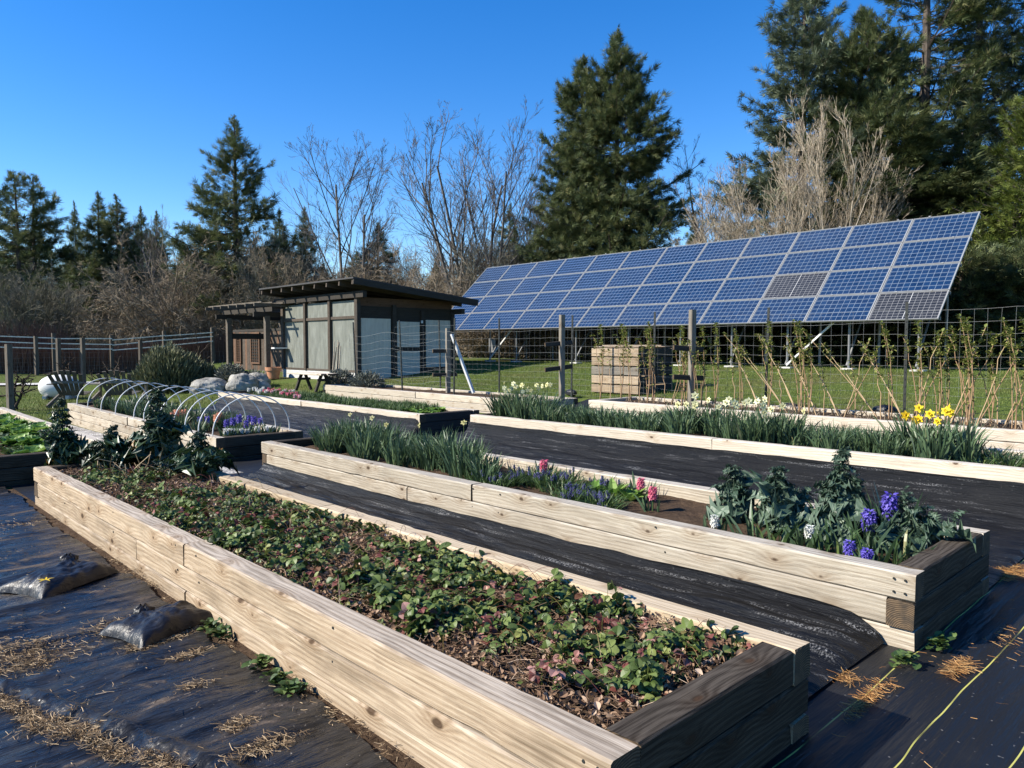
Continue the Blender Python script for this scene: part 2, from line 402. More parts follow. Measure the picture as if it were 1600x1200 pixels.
def plasticmat():
    M = Mat('black_polythene'); p = M.pos()
    dn = M.noise(M.mapv(p, (1.2, 2.2, 1)), 1.9, 8, .68, .6)
    dirt = M.ramp(dn, [(.565, 0), (.66, 1)])
    dust = M.ramp(M.noise(M.mapv(p, (1.5, 3, 1)), 3.0, 8, .7), [(.42, 0), (.75, 1)])
    col = M.mix(M.math('MULTIPLY', dust, .34), (.008, .009, .011), (.075, .068, .06))
    col = M.mix(M.math('MULTIPLY', dirt, .75), col, M.ramp(M.noise(p, 30, 6, .7), [(.3, (.05, .037, .026)), (.7, (.15, .11, .08))]))
    spk = M.ramp(M.noise(p, 60, 2), [(.7, 0), (.76, 1)])
    col = M.mix(M.math('MULTIPLY', spk, .5), col, (.35, .31, .26))
    wr = M.noise(M.mapv(p, (1.2, 5, 4), (0, 0, 0), (0, 0, rad(8))), 1.3, 5, .6, .25)
    w2 = M.noise(M.mapv(p, (3, 22, 4), (0, 0, 0), (0, 0, rad(-12))), 1.3, 3, .6, 1.0)
    ro = M.math('ADD', M.math('MULTIPLY', dirt, .45), M.math('MULTIPLY_ADD', dust, .30, .22))
    h = M.math('ADD', M.math('ADD', wr, M.math('MULTIPLY', w2, .05)), M.math('MULTIPLY', M.noise(p, 50, 4), M.math('MULTIPLY', dirt, .15)))
    return M.bsdf(col, ro, M.bump(h, .65, .06), .28)
PLASTIC = plasticmat()
def bagmat():
    M = Mat('bag_plastic'); p = M.co(); wr = M.noise(M.mapv(p, (5, 22, 10)), 1.2, 5, .6, 1.2)
    return M.bsdf(M.mix(M.ramp(M.noise(p, 6, 5, .7), [(.5, 0), (.8, .35)]), (.010, .010, .012), (.10, .09, .08)), .36, M.bump(wr, .5, .02), .35)
BAG = bagmat()
def lawnmat():
    M = Mat('lawn'); p = M.pos(); n1 = M.noise(p, .5, 5, .6); n2 = M.noise(p, 6, 6, .7); n3 = M.noise(p, 60, 2)
    c = M.ramp(M.math('ADD', M.math('MULTIPLY', n2, .6), M.math('MULTIPLY', n3, .4)), [(.3, (.022, .04, .009)), (.5, (.085, .12, .024)), (.72, (.16, .19, .05))])
    c = M.mix(M.ramp(n1, [(.45, 0), (.7, .8)]), c, M.mix(n3, (.05, .042, .018), (.16, .14, .055)))
    return M.bsdf(c, .9, M.bump(n3, .8, .04), .12)
LAWN = lawnmat()
def gravelmat():
    M = Mat('pale_gravel'); p = M.pos(); v = M.n('ShaderNodeTexVoronoi', {'Vector': p, 'Scale': 34.0})
    c = M.mix(M.n('ShaderNodeSeparateColor', {0: v.outputs['Color']}).outputs[0], (.16, .15, .14), (.52, .5, .47))
    c = M.mix(M.ramp(M.noise(p, 2.5, 5), [(.45, 0), (.7, .8)]), c, (.08, .07, .06))
    return M.bsdf(c, .9, M.bump(v.outputs['Distance'], .8, .02), .2)
GRAVEL = gravelmat()
GREEN = leafmat('green_leaf', [(0, (.022, .042, .014)), (.35, (.042, .078, .024)), (.7, (.075, .125, .035)), (1, (.13, .17, .05))])
STRAWB = leafmat('strawberry_leaf', [(0, (.022, .036, .010)), (.3, (.062, .096, .022)), (.6, (.12, .162, .042)), (.80, (.19, .20, .055)), (.86, (.16, .11, .035)), (.90, (.10, .03, .024)), (.96, (.20, .065, .05)), (1, (.36, .20, .17))], rough=.48, spec=.3, transl=.16)
LITTER = leafmat('dead_leaf', [(0, (.06, .036, .024)), (.4, (.17, .105, .066)), (.75, (.33, .22, .145)), (.93, (.50, .38, .28)), (1, (.58, .40, .36))], rough=.85, transl=.08, spec=.12)
KALE = leafmat('kale_leaf', [(0, (.016, .036, .022)), (.5, (.042, .076, .046)), (1, (.11, .155, .105))], rough=.5, transl=.12, spec=.4)
KALED = leafmat('dark_kale_leaf', [(0, (.010, .024, .012)), (.5, (.022, .048, .020)), (.92, (.05, .085, .03)), (1, (.22, .12, .03))], rough=.4, transl=.14, spec=.5)
STRAP = leafmat('strap_leaf', [(0, (.026, .052, .026)), (.5, (.062, .105, .050)), (.9, (.115, .165, .075)), (1, (.30, .26, .12))], rough=.45, transl=.2, spec=.4)
LETT = leafmat('lettuce_leaf', [(0, (.06, .13, .02)), (.6, (.13, .24, .04)), (1, (.22, .33, .07))], rough=.5, transl=.3)
NEEDLE = leafmat('fir_needles', [(0, (.030, .044, .018)), (.45, (.092, .118, .048)), (.8, (.165, .185, .08)), (1, (.23, .22, .10))], rough=.6, transl=.2, spec=.25)
NEEDLEB = leafmat('blue_fir_needles', [(0, (.034, .05, .03)), (.5, (.115, .145, .088)), (1, (.22, .25, .155))], rough=.55, transl=.2, spec=.3)
NEEDLEY = leafmat('yellow_pine_needles', [(0, (.030, .045, .008)), (.5, (.095, .125, .022)), (1, (.18, .20, .045))], rough=.55, transl=.12, spec=.25)
SAGE = leafmat('grey_sage_leaf', [(0, (.05, .058, .045)), (.5, (.11, .12, .095)), (1, (.20, .205, .17))], rough=.8, transl=.1)
ROSE = leafmat('rosemary_leaf', [(0, (.035, .042, .02)), (.5, (.11, .12, .06)), (1, (.22, .215, .11))], rough=.7, transl=.1)
STRAW = leafmat('dry_straw', [(0, (.08, .05, .028)), (.5, (.25, .17, .095)), (1, (.46, .35, .22))], rough=.8, transl=.1, spec=.15)
NEEDLEO = leafmat('orange_pine_straw', [(0, (.16, .07, .025)), (.5, (.34, .17, .06)), (1, (.5, .32, .14))], rough=.8, transl=.1, spec=.15)
def petal(name, a, b, tr=.3): return leafmat(name, [(0, a), (1, b)], rough=.6, transl=tr, spec=.2)
PALEY = petal('pale_yellow_petal', (.66, .62, .30), (.82, .80, .52)); GOLD = petal('golden_petal', (.80, .52, .02), (.85, .66, .05))
PURP = petal('purple_petal', (.05, .035, .30), (.20, .16, .58)); PINK = petal('pink_petal', (.55, .06, .16), (.75, .25, .32))
WHITEP = petal('white_petal', (.68, .68, .62), (.82, .82, .78)); PEACH = petal('peach_petal', (.75, .30, .17), (.85, .48, .33))
MUSC = petal('violet_petal', (.07, .06, .22), (.17, .15, .40)); LPINK = petal('light_pink_petal', (.7, .35, .42), (.82, .55, .58))
def barkmat(name, a, b, sc=9):
    M = Mat(name); p = M.pos(); nz = M.noise(M.mapv(p, (sc, sc, sc * .3)), 1.0, 6, .65)
    return M.bsdf(M.mix(M.ramp(nz, [(.3, 0), (.7, 1)]), a, b), .9, M.bump(nz, .6, .04), .12)
BARK = barkmat('fir_bark', (.045, .035, .028), (.12, .10, .085)); ALDER = barkmat('alder_bark', (.06, .053, .047), (.21, .19, .17))
TWIG = leafmat('brown_twig', [(0, (.085, .065, .045)), (.5, (.21, .165, .115)), (1, (.38, .31, .22))], rough=.85, transl=0, spec=.12)
TWIGO = leafmat('olive_grey_twig', [(0, (.06, .055, .038)), (.5, (.15, .138, .10)), (1, (.28, .26, .20))], rough=.85, transl=0, spec=.12)
TWIGP = leafmat('pale_twig', [(0, (.13, .10, .07)), (.5, (.29, .235, .165)), (1, (.52, .45, .355))], rough=.85, transl=0, spec=.12)
TWIGR = leafmat('red_twig', [(0, (.07, .042, .030)), (.5, (.15, .088, .062)), (1, (.24, .155, .11))], rough=.85, transl=0, spec=.12)
TWIGG = leafmat('grey_twig', [(0, (.05, .044, .040)), (.5, (.115, .102, .094)), (1, (.20, .182, .168))], rough=.85, transl=0, spec=.12)
CANE = leafmat('cane_bark', [(0, (.20, .115, .06)), (.5, (.36, .24, .13)), (1, (.48, .36, .21))], rough=.7, transl=0)
NEWLEAF = leafmat('new_leaf', [(0, (.09, .115, .025)), (.5, (.17, .20, .045)), (1, (.30, .30, .09))], rough=.55, transl=.3)
VINE = barkmat('vine_bark', (.025, .019, .015), (.085, .066, .05), 25)
STEEL = plain('galvanised_steel', (.17, .172, .172), .45, .12, 10, .5, .35); ALU = plain('aluminium_frame', (.28, .28, .275), .4, .06, 10, .5, .2)
DSTEEL = plain('dark_steel', (.02, .022, .02), .5, .3); WIRE = plain('galvanised_wire', (.22, .22, .21), .45, .1, 4, .5, .3)
PVC = plain('white_pvc', (.62, .62, .59), .4, .05, 6, .5); WHITE = plain('white_paint', (.62, .61, .58), .5, .08, 5)
TERRA = plain('terracotta', (.42, .20, .11), .8, .2, 9); CONC = plain('pale_concrete', (.48, .465, .43), .85, .12, 7, .2, 0, .3)
ROOF = plain('roof_membrane', (.035, .033, .032), .7, .3, 5)
# ================================================================ THE SETTING
def sheet(name, xs, ys, dz, mat, smooth=True, bump=0, seed=0):
    X, Y = np.meshgrid(xs, ys, indexing='ij'); Z = gz(X, Y) + dz
    if bump: Z = Z + bump * vnoise(X * 1.7, Y * 1.7, seed, 4)
    o = part(name, MB().grid(np.stack([X, Y, Z], -1)), mat, None, smooth=smooth)
    return kindof(o, 'structure')
def axis(lo, hi, a, b, fine):
    return np.unique(np.concatenate([np.geomspace(1, a - lo + 1, 14) * -1 + a + 1, np.arange(a, b, fine), np.geomspace(1, hi - b + 1, 14) + b - 1]))
sheet('ground', axis(-800, 1500, -6, 40, 1.0), axis(-800, 1500, -6, 60, 1.0), -.02, LAWN)
sheet('path', np.arange(1.66, 12.41, .25), np.concatenate([np.arange(-4, 2.0, .1), np.arange(2, 10.7, .3)]), .004, GCLOTH, True, .012, 3)
sheet('gravel_path', np.arange(2.8, 4.3, .25), np.arange(9.35, 18.4, .3), .004, GRAVEL)
sheet('soil_ground', np.arange(-3.5, 2.9, .3), np.concatenate([np.arange(-3, 10.6, .4)]), -.006, SOIL)
sheet('footpath', np.arange(-14, 12.0, .5), np.arange(30.4, 31.3, .3), .03, CONC)

# ================================================================ RAISED BEDS
CH = .15; CW = .14
def timber(L, w_, h_, seed=0, chip=.010):
    r = np.random.default_rng(seed); n = max(3, int(L / .07)); c = .009
    xs = np.linspace(-L / 2, L / 2, n)
    sec = np.array([(-1, -1), (-1, 1), (1, 1), (1, -1)], float); pts = []
    for (sy, sz) in sec:
        a, b = np.array([sy * w_ / 2, sz * h_ / 2]), np.array([sy, sz])
        first = (0, -1) if (sy * sz > 0) else (-1, 0)
        pa = a - np.array([0, sz * c]); pb = a - np.array([sy * c, 0])
        pts += [pa, pb] if sy * sz < 0 and False else ([pa, pb] if (sy, sz) in ((-1, 1), (1, -1)) else [pb, pa])
    pts = np.array(pts)
    V = np.zeros((n, 8, 3)); V[:, :, 0] = xs[:, None]; V[:, :, 1:] = pts[None]
    k = np.arange(8)
    lowf = np.stack([vnoise(xs * 2.2, np.full(n, i // 2 * 3.1), seed % 97 + 1, 4) for i in range(8)], 1)
    V[:, :, 1] += .0035 * lowf - np.sign(pts[None, :, 0]) * np.maximum(0, np.abs(lowf) - .38) * chip * 3
    V[:, :, 2] += .0025 * lowf[:, ::-1] - np.maximum(0, np.abs(lowf) - .42) * chip * 2.0 * np.sign(pts[None, :, 1])
    V[[0, -1], :, 0] += r.normal(0, .0025, (2, 8)) 
    idx = np.arange(n * 8).reshape(n, 8); a_, b_ = idx[:-1], idx[1:]
    F = np.stack([a_, b_, np.roll(b_, -1, 1), np.roll(a_, -1, 1)], -1).reshape(-1, 4)
    m = MB(); m.add(V.reshape(-1, 3), F[:, ::-1])
    m.f.append((idx[:1, :], 1)); m.f.append((idx[-1:, ::-1], 1))
    return m
class Bed: pass
bseed = 100
def make_bed(label, x0, x1, y0, y1, zn, zf, joint, side_m, back_m, end_m, courses=3, soil=.06, soilbump=.03, gapj=.012):
    global bseed
    B = Bed(); B.x0, B.y0, B.W, B.L, B.zn, B.soil = x0, y0, x1 - x0, y1 - y0, zn, soil
    tilt = math.atan2(zf - zn, B.L); B.tilt = tilt
    root = thing('raised_bed', label, 'raised bed', (x0, y0, zn), rot=(tilt, 0, 0)); B.root = root
    for c in range(courses):
        zc = -(c + .5) * CH - c * .0015; full = c % 2 == 0
        for k, (x, mm) in enumerate(((CW / 2, side_m), (B.W - CW / 2, back_m))):
            ya, yb = (0, B.L) if full else (CW + .003, B.L - CW - .003)
            j = joint - y0 + (c % 2) * .95 + k * .4
            for (a, b) in ((ya, j - gapj / 2), (j + gapj / 2, yb)):
                bseed += 1; jx = rng.normal(0, .005)
                part('side_board', timber(b - a, CW, CH - .003, bseed), [mm, ENDG], root, (x + jx, (a + b) / 2, zc + rng.normal(0, .001)), (rng.normal(0, .008), 0, rad(90) + rng.normal(0, .0012)))
        for y in (CW / 2, B.L - CW / 2):
            xa, xb = (CW + .003, B.W - CW - .003) if full else (0, B.W)
            bseed += 1
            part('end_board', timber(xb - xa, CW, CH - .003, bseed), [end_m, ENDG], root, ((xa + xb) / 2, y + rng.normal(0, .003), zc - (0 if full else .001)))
    nx, ny = 26, int(B.L / .06)
    X, Y = np.meshgrid(np.linspace(CW - .02, B.W - CW + .02, nx), np.linspace(CW - .02, B.L - CW + .02, ny), indexing='ij')
    Z = -soil + soilbump * vnoise(X * 4 + x0, Y * 4, int(x0 * 7) % 13, 5)
    B.sz = lambda lx, ly: -soil
    part('soil', MB().grid(np.stack([X, Y, Z], -1)), SOIL, root, smooth=True)
    def at(x, y, dz=0.0):       # a point of the bed's soil, in world coordinates
        ly = y - y0
        return Vector((x, y0 + ly * math.cos(tilt) + (soil - dz) * math.sin(tilt), zn - soil + dz + ly * math.sin(tilt)))
    B.at = at
    B.zs = lambda x, y: zn - soil + (np.asarray(y) - y0) * math.sin(tilt)
    return B
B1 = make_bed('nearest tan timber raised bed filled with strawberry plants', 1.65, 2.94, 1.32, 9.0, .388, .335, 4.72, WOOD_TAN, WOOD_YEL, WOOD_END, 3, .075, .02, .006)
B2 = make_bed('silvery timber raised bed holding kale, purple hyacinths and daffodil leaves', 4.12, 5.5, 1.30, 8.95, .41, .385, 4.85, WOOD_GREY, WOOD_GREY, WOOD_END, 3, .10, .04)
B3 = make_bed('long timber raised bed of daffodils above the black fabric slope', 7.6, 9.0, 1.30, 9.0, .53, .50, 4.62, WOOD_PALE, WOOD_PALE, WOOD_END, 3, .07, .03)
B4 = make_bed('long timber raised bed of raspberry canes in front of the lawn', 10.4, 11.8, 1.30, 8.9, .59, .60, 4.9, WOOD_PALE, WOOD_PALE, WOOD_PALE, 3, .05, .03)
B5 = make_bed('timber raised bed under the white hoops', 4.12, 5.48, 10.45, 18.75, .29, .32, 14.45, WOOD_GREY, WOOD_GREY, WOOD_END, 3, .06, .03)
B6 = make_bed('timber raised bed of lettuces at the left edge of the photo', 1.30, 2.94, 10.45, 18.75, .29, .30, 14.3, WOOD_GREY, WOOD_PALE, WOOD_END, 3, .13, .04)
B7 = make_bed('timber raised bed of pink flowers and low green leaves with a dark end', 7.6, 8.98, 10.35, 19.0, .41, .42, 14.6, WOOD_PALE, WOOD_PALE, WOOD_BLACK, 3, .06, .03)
B8 = make_bed('pale timber raised bed with trellis wire in front of the shed', 10.4, 11.8, 10.4, 18.65, .49, .51, 14.3, WOOD_PALE, WOOD_PALE, WOOD_PALE, 3, .05, .03)

sm = MB(); sm.lathe([(0, .0022), (.0055, .0018), (.0065, 0), (.0065, -.004)], n=10); screw = sm.mesh('screw', DSTEEL)
for B in (B1, B2):
    for (lx, dz) in ((.035, -.04), (.035, -.11)):
        for k in range(2):
            o = link('corner_screw', screw, B.root, (0, CW * (.35 + .4 * k), dz), (0, rad(-90), 0)); o.location.x = -.001
    for yy in (1.6, 3.2, 3.5, 4.9, 6.4):
        for dz in (-.035, -.19): link('side_screw', screw, B.root, (-.002, yy + rng.normal(0, .03), dz), (0, rad(-90), 0))
# ---------------------------------------------------------------- black fabric draped against the beds
def drape(label, xa, xb, y0, y1, hb, seed, run=.10, fine=.035, tuck=.32):
    """fabric lying from x = xa to the bed side at xb, rising to height hb(y) there"""
    ns, ny = 56, int((y1 - y0) / fine)
    s_ = np.linspace(0, 1, ns) ** .8; y = np.linspace(y0, y1, ny)
    Sg, Y = np.meshgrid(s_, y, indexing='ij')
    wid = xb - xa
    flat = np.clip(Sg / .62, 0, 1); rise = np.clip((Sg - .62) / .38, 0, 1)
    X = xa + flat * (wid - tuck) + (1 - (1 - rise) ** 1.8) * (tuck - .012)
    H = np.interp(Y, *hb) if isinstance(hb, tuple) else hb + 0 * Y
    Z = gz(X, Y) + .022 + rise ** 1.7 * (H - .02)
    n1 = vnoise(X * 7, Y * .9, seed, 4); n2 = vnoise(X * 22, Y * 2.2, seed + 3, 3)
    am = .075 * np.sin(np.clip(Sg * 1.05, 0, 1) * math.pi) + .006
    for q, (c0, aa) in enumerate(((.30, .030), (.52, .035), (.72, .03))):
        Z += aa * np.exp(-((Sg - c0 - .05 * vnoise(Y * .6, Y * 0, seed + 20 + q, 2)) / .022) ** 2) * np.clip(.6 + 1.6 * vnoise(Y * .8, Y * 0, seed + 30 + q, 2), 0, 1.3)
    Z += am * (np.abs(n1) * 1.2 + .25 * n2); X -= np.where(rise > 0, .018 * np.clip(n1, 0, 1) * (1 - rise), 0)
    Z += (rise >= .99) * (.014 * vnoise(Y * 3, Y * 0, seed + 8, 3))
    # the near end slopes down to the ground
    e = np.clip((Y - y0) / run, 0, 1); Z = gz(X, Y) + .018 + (Z - gz(X, Y) - .018) * np.sqrt(e)
    return single('weed_fabric', MB().grid(np.stack([X, Y, Z], -1)), FABRIC, label, 'fabric', smooth=True)
drape('black woven fabric draped against the silvery kale bed', 2.95, 4.12, 1.44, 8.9, ([1.4, 1.7, 2.2, 3.5, 6, 9], [.11, .15, .165, .14, .15, .17]), 5, .16)
drape('black woven fabric sloping up to the daffodil bed', 5.52, 7.6, 1.30, 9.0, ([1.4, 9.2], [.345, .35]), 9, .03, tuck=.55)
drape('black woven fabric below the bed of pink flowers', 5.52, 7.6, 10.30, 18.9, ([9.6, 19], [.30, .30]), 13, fine=.06, tuck=.5)

# ---------------------------------------------------------------- polythene sheet, front left
def ridge_d(X, Y):      # distance to the folded edge of the upper sheet
    a = np.array([.50, 4.50]); b = np.array([1.12, 2.60]); d = (b - a) / np.linalg.norm(b - a)
    px, py = X - a[0], Y - a[1]
    return px * -d[1] + py * d[0], px * d[0] + py * d[1]
def plast_z(X, Y):
    n1 = vnoise(X * 1.6 + Y * .35, Y * 8.5 - X * 1.2, 21, 4); n2 = vnoise(X * 4, Y * 19 - X * 3, 22, 3); n3 = vnoise(X * 1.2, Y * 1.4, 23, 2)
    Z = .012 + .020 * n1 + .006 * n2 + .02 * np.abs(n3) + .045 * np.clip(np.abs(vnoise(X * .9 + Y * .2, Y * 3.3 - X * .9, 31, 2)) - .2, 0, 1)
    c, l = ridge_d(X, Y); c = c + .02 * vnoise(l * 4, l * 0, 25, 3)
    Z = Z + .030 * np.exp(-(c / .028) ** 2) * (.7 + .6 * np.abs(vnoise(l * 9, c * 9, 26, 3)))
    Z = Z - .010 * (c < -.04)
    return np.maximum(Z, .002)
xs = np.arange(-2.6, 1.625, .028); ys = np.concatenate([np.arange(-.4, 6.2, .022), np.arange(6.2, 10.42, .04)])  # far end of the black sheet is extended to stand in for shadow
X, Y = np.meshgrid(xs, ys, indexing='ij')
xw = X + np.where(X > 1.4, (X - 1.4) * .45 * (vnoise(Y * 2.2, Y * 0, 7, 4) - .25), 0)
single('plastic_sheet', MB().grid(np.stack([xw, Y, gz(X, Y) + plast_z(X, Y)], -1)), PLASTIC, 'wrinkled black plastic sheet strewn with straw beside the strawberry bed', 'plastic sheet', smooth=True)

def straw(mb, c, rx_, ry_, n, l=(.015, .06), wd=.0012, z0=None, ang=0, lift=.012):
    t = rng.uniform(0, 6.28, n); q = np.sqrt(rng.uniform(0, 1, n)) * (1 + .25 * rng.normal(0, 1, n)) * (1 + .6 * vnoise(np.cos(t) * 1.5 + c[0] * 9, np.sin(t) * 1.5 + c[1] * 9, 5, 2))
    dx, dy = q * np.cos(t) * rx_, q * np.sin(t) * ry_
    x = c[0] + dx * math.cos(ang) - dy * math.sin(ang); y = c[1] + dx * math.sin(ang) + dy * math.cos(ang)
    L = rng.uniform(*l, n); a = rng.uniform(0, 6.28, n); D = np.stack([np.cos(a), np.sin(a), rng.normal(0, .12, n)], -1)
    zb = (gz(x, y) + plast_z(x, y) if z0 is None else z0(x, y)) + .004 + rng.uniform(0, lift, n) * np.exp(-q)
    P0 = np.stack([x, y, zb], -1); bend = np.stack([-np.sin(a), np.cos(a), rng.normal(0, .4, n)], -1) * rng.normal(0, .25, n)[:, None]
    P = np.stack([P0, P0 + (D + bend * .5) * L[:, None] * .5, P0 + D * L[:, None]], 1)
    P[:, :, 2] = np.maximum(P[:, :, 2], (zb - .003)[:, None])
    mb.ribbons(P, wd, unit(np.cross(D, sph(n))), 0, rng.uniform(0, 1, n))
m = MB()
for px, py, a, b, n in tuple((q[0], q[1], q[2] * 1.25, q[3] * 1.3, int(q[4] * .9)) for q in ((25, 1035, .16, .20, 1500), (175, 985, .12, .09, 500), (250, 1000, .17, .07, 800), (290, 1030, .08, .05, 220), (210, 1020, .06, .05, 180), (295, 1085, .08, .03, 120),
                        (360, 1150, .06, .05, 220), (400, 1190, .12, .05, 380), (60, 1145, .10, .04, 260), (90, 1165, .08, .04, 160), (40, 815, .30, .12, 300), (120, 905, .2, .06, 200))):
    straw(m, onG(px, py), a, b, n)
for k in range(40):       # along the folded edge
    t = k / 39; c = (.42 + .62 * t + rng.normal(0, .015), 4.40 - 1.9 * t); straw(m, c, .045, .05, int(rng.uniform(30, 170)), (.015, .05))
for k in range(150): straw(m, (rng.uniform(-.6, 1.5), rng.uniform(2.2, 8)), .18, .12, 9, (.01, .05))
for k in range(70): straw(m, (1.60 + rng.normal(0, .02), rng.uniform(1.3, 6.5)), .03, .06, 14, (.01, .04))
kindof(part('dry_straw', m, STRAW, None), 'stuff')
m = MB(); g0 = lambda x, y: gz(x, y) + .012
for px, py, a, b, n, an in ((1512, 1058, .12, .035, 420, 0), (1365, 1110, .22, .012, 300, 0), (1330, 1075, .07, .05, 120, 0), (1400, 1090, .07, .05, 40, 0), (1290, 1040, .12, .02, 60, 0), (1585, 905, .22, .12, 900, 0), (1590, 835, .2, .12, 500, 0), (1590, 1010, .2, .1, 60, 0)):
    straw(m, onG(px, py), a, b, n, (.02, .07), .0010, g0, an)
for k in range(50): straw(m, (rng.uniform(2.8, 6.5), rng.uniform(.2, 1.4)), .2, .1, 3, (.02, .06), .0010, g0)
kindof(part('pine_straw', m, NEEDLEO, None), 'stuff')

# ---------------------------------------------------------------- two filled plastic bags
def sandbag(label, loc, rotz, L, W, H, seed, neck):
    root = thing('sandbag', label, 'sandbag', loc, rotz)
    nu, nv = 46, 40; U, Vv = np.meshgrid(np.linspace(-1, 1, nu), np.linspace(-1, 1, nv), indexing='ij')
    e = np.clip((1 - np.abs(U) ** 3.2) * (1 - np.abs(Vv) ** 3.2), 0, 1) ** .5
    X = U * L / 2 * (1 + .16 * Vv ** 2) + .018 * vnoise(Vv * 2, U, seed + 1, 3); Yy = Vv * W / 2 * (1 + .10 * U ** 2 - .25 * U) + .02 * vnoise(U * 2, Vv, seed + 2, 3)
    dn = np.hypot(X - neck[0], Yy - neck[1]); an = np.arctan2(Yy - neck[1], X - neck[0])
    fold = np.sin(an * 11 + 3 * vnoise(X * 9, Yy * 9, seed, 2)) * .010 * np.exp(-dn / .14)
    top = H * e * (1 + .45 * vnoise(U * 1.6, Vv * 1.6, seed, 3)) + fold * e + .007 * vnoise(U * 7, Vv * 7, seed + 3, 3) * e + neck[2] * np.exp(-(dn / .055) ** 2)
    mb_ = MB(); mb_.grid(np.stack([X, Yy, np.maximum(top, .006)], -1)); mb_.grid(np.stack([X, Yy, 0 * X - .004 + .006 * e], -1)[:, ::-1])
    part('body', mb_, BAG, root, smooth=True)
    m = MB(); nz, na = 9, 22; T, A = np.meshgrid(np.linspace(0, 1, nz), np.linspace(0, 2 * math.pi, na), indexing='ij')
    r = (.050 - .030 * np.exp(-((T - .35) / .16) ** 2) + .012 * np.sin(A * 6 + 5 * T) * T + .03 * vnoise(T * 5, A * 3, seed + 4, 3) * T) * np.where(T > .93, .35, 1)
    P = np.stack([neck[0] + r * np.cos(A) + T * .02, neck[1] + r * np.sin(A) + T * .03, neck[2] + T * .12 + .01 * np.sin(A * 5)], -1)
    P[..., 2] -= .035; part('tied_neck', m.grid(P), BAG, root, smooth=True)
    return root
x, y = onG(88, 905, .03); sandbag('full black plastic bag with a tall knotted neck lying on the plastic sheet', (x, y, G(x, y) + .015), rad(24), .56, .36, .12, 3, (.14, .13, .05))
x, y = onG(246, 978, .03); sandbag('slumped triangular black plastic bag touching the strawberry bed', (x, y, G(x, y) + .015), rad(14), .46, .32, .10, 8, (-.05, .13, .02))
x, y = onG(60, 910, .10); m = MB(); m.scatter(leaf_tpl([.02, .10, .13, .09, .01], 3), rots(np.array([[math.cos(k * 1.25), math.sin(k * 1.25), .25] for k in range(5)])), np.zeros((5, 3)), np.full(5, .05), 0, np.full(5, .4))
single('fallen_flower', m, GOLD, 'small yellow flower lying on the black plastic bag', 'flower', loc=(x, y, G(x, y) + .125))
# ================================================================ PLANTS IN THE BEDS
LEAFLET = leaf_tpl([.05, .36, .47, .40, .12], 3, .35, .22)
LEAFS = leaf_tpl([.05, .36, .47, .40, .12], 3, .35, .22)
def trefoil():
    ps = []
    for a in (-1.25, 0, 1.25):
        V, F = LEAFLET; V = rx(V, -.15) ; V = V + np.array([0, .08, 0]); ps.append((rz(V, a), F))
    return stack_tpl(ps)
TREF = trefoil()
def bump_h(x, y): return .028 * vnoise(x * 2.0, y * 2.0, 41, 3) 
# strawberry cover: leaf trefoils in clumps, dead leaves beneath, runners over it
nC = 500
cx = rng.uniform(1.84, 2.76, nC); cy = rng.uniform(1.55, 8.35, nC)
keep = (vnoise(cx * 1.9, cy * 1.9, 44, 2) > -.20 + .2 * rng.uniform(0, 1, nC) * (cx < 2.2)) | ((cy < 2.6) & (cx > 2.1) & (rng.uniform(0, 1, nC) < .8))
cx, cy = cx[keep], cy[keep]; nC = len(cx)
per = rng.integers(10, 27, nC); ci = np.repeat(np.arange(nC), per); n = len(ci)
R_ = rng.uniform(.06, .19, nC)[ci]; q = np.sqrt(rng.uniform(0, 1, n)); a = rng.uniform(0, 6.28, n)
x = cx[ci] + R_ * q * np.cos(a); y = cy[ci] + R_ * q * np.sin(a)
x = np.clip(x, 1.80, 2.82); y = np.clip(y, 1.47, 8.8)
hc = rng.uniform(.03, .12, nC)[ci]
z = B1.zs(x, y) + bump_h(x, y) + hc * (1 - .7 * q ** 2) * rng.uniform(.35, 1.15, n) + .01
D = np.stack([np.cos(a) , np.sin(a), rng.normal(.0, .40, n)], -1) + rng.normal(0, .5, (n, 3)) * [1, 1, .3]
tone = np.clip(rng.beta(1.6, 2.2, n) * .86 + rng.normal(0, .10, nC)[ci], 0, .84)
redc = (vnoise(cx * 1.3, cy * 1.3, 47, 2) > .05)[ci]; isr = rng.uniform(0, 1, n) < np.where(redc, .17, .08)
tone = np.where(isr, rng.uniform(.86, 1, n), tone)
m = MB(); UPV = unit(np.array([0, 0, 1.]) + rng.normal(0, .45, (n, 3)))
m.scatter(TREF, rots(D, rng.normal(0, .3, n), UPV), np.stack([x, y, z], -1), (.017 + .034 * rng.uniform(0, 1, n) ** 1.5), 0, tone)
k = rng.uniform(0, 1, n) < .35     # leaf stalks
P = np.stack([np.stack([cx[ci] + .02 * np.cos(a), cy[ci] + .02 * np.sin(a), B1.zs(cx[ci], cy[ci])], -1), np.stack([(x + cx[ci]) / 2, (y + cy[ci]) / 2, z - .01], -1), np.stack([x, y, z], -1)], 1)[k]
m.tubes(P, .0013, 3, 0, rng.uniform(.5, .9, k.sum()))
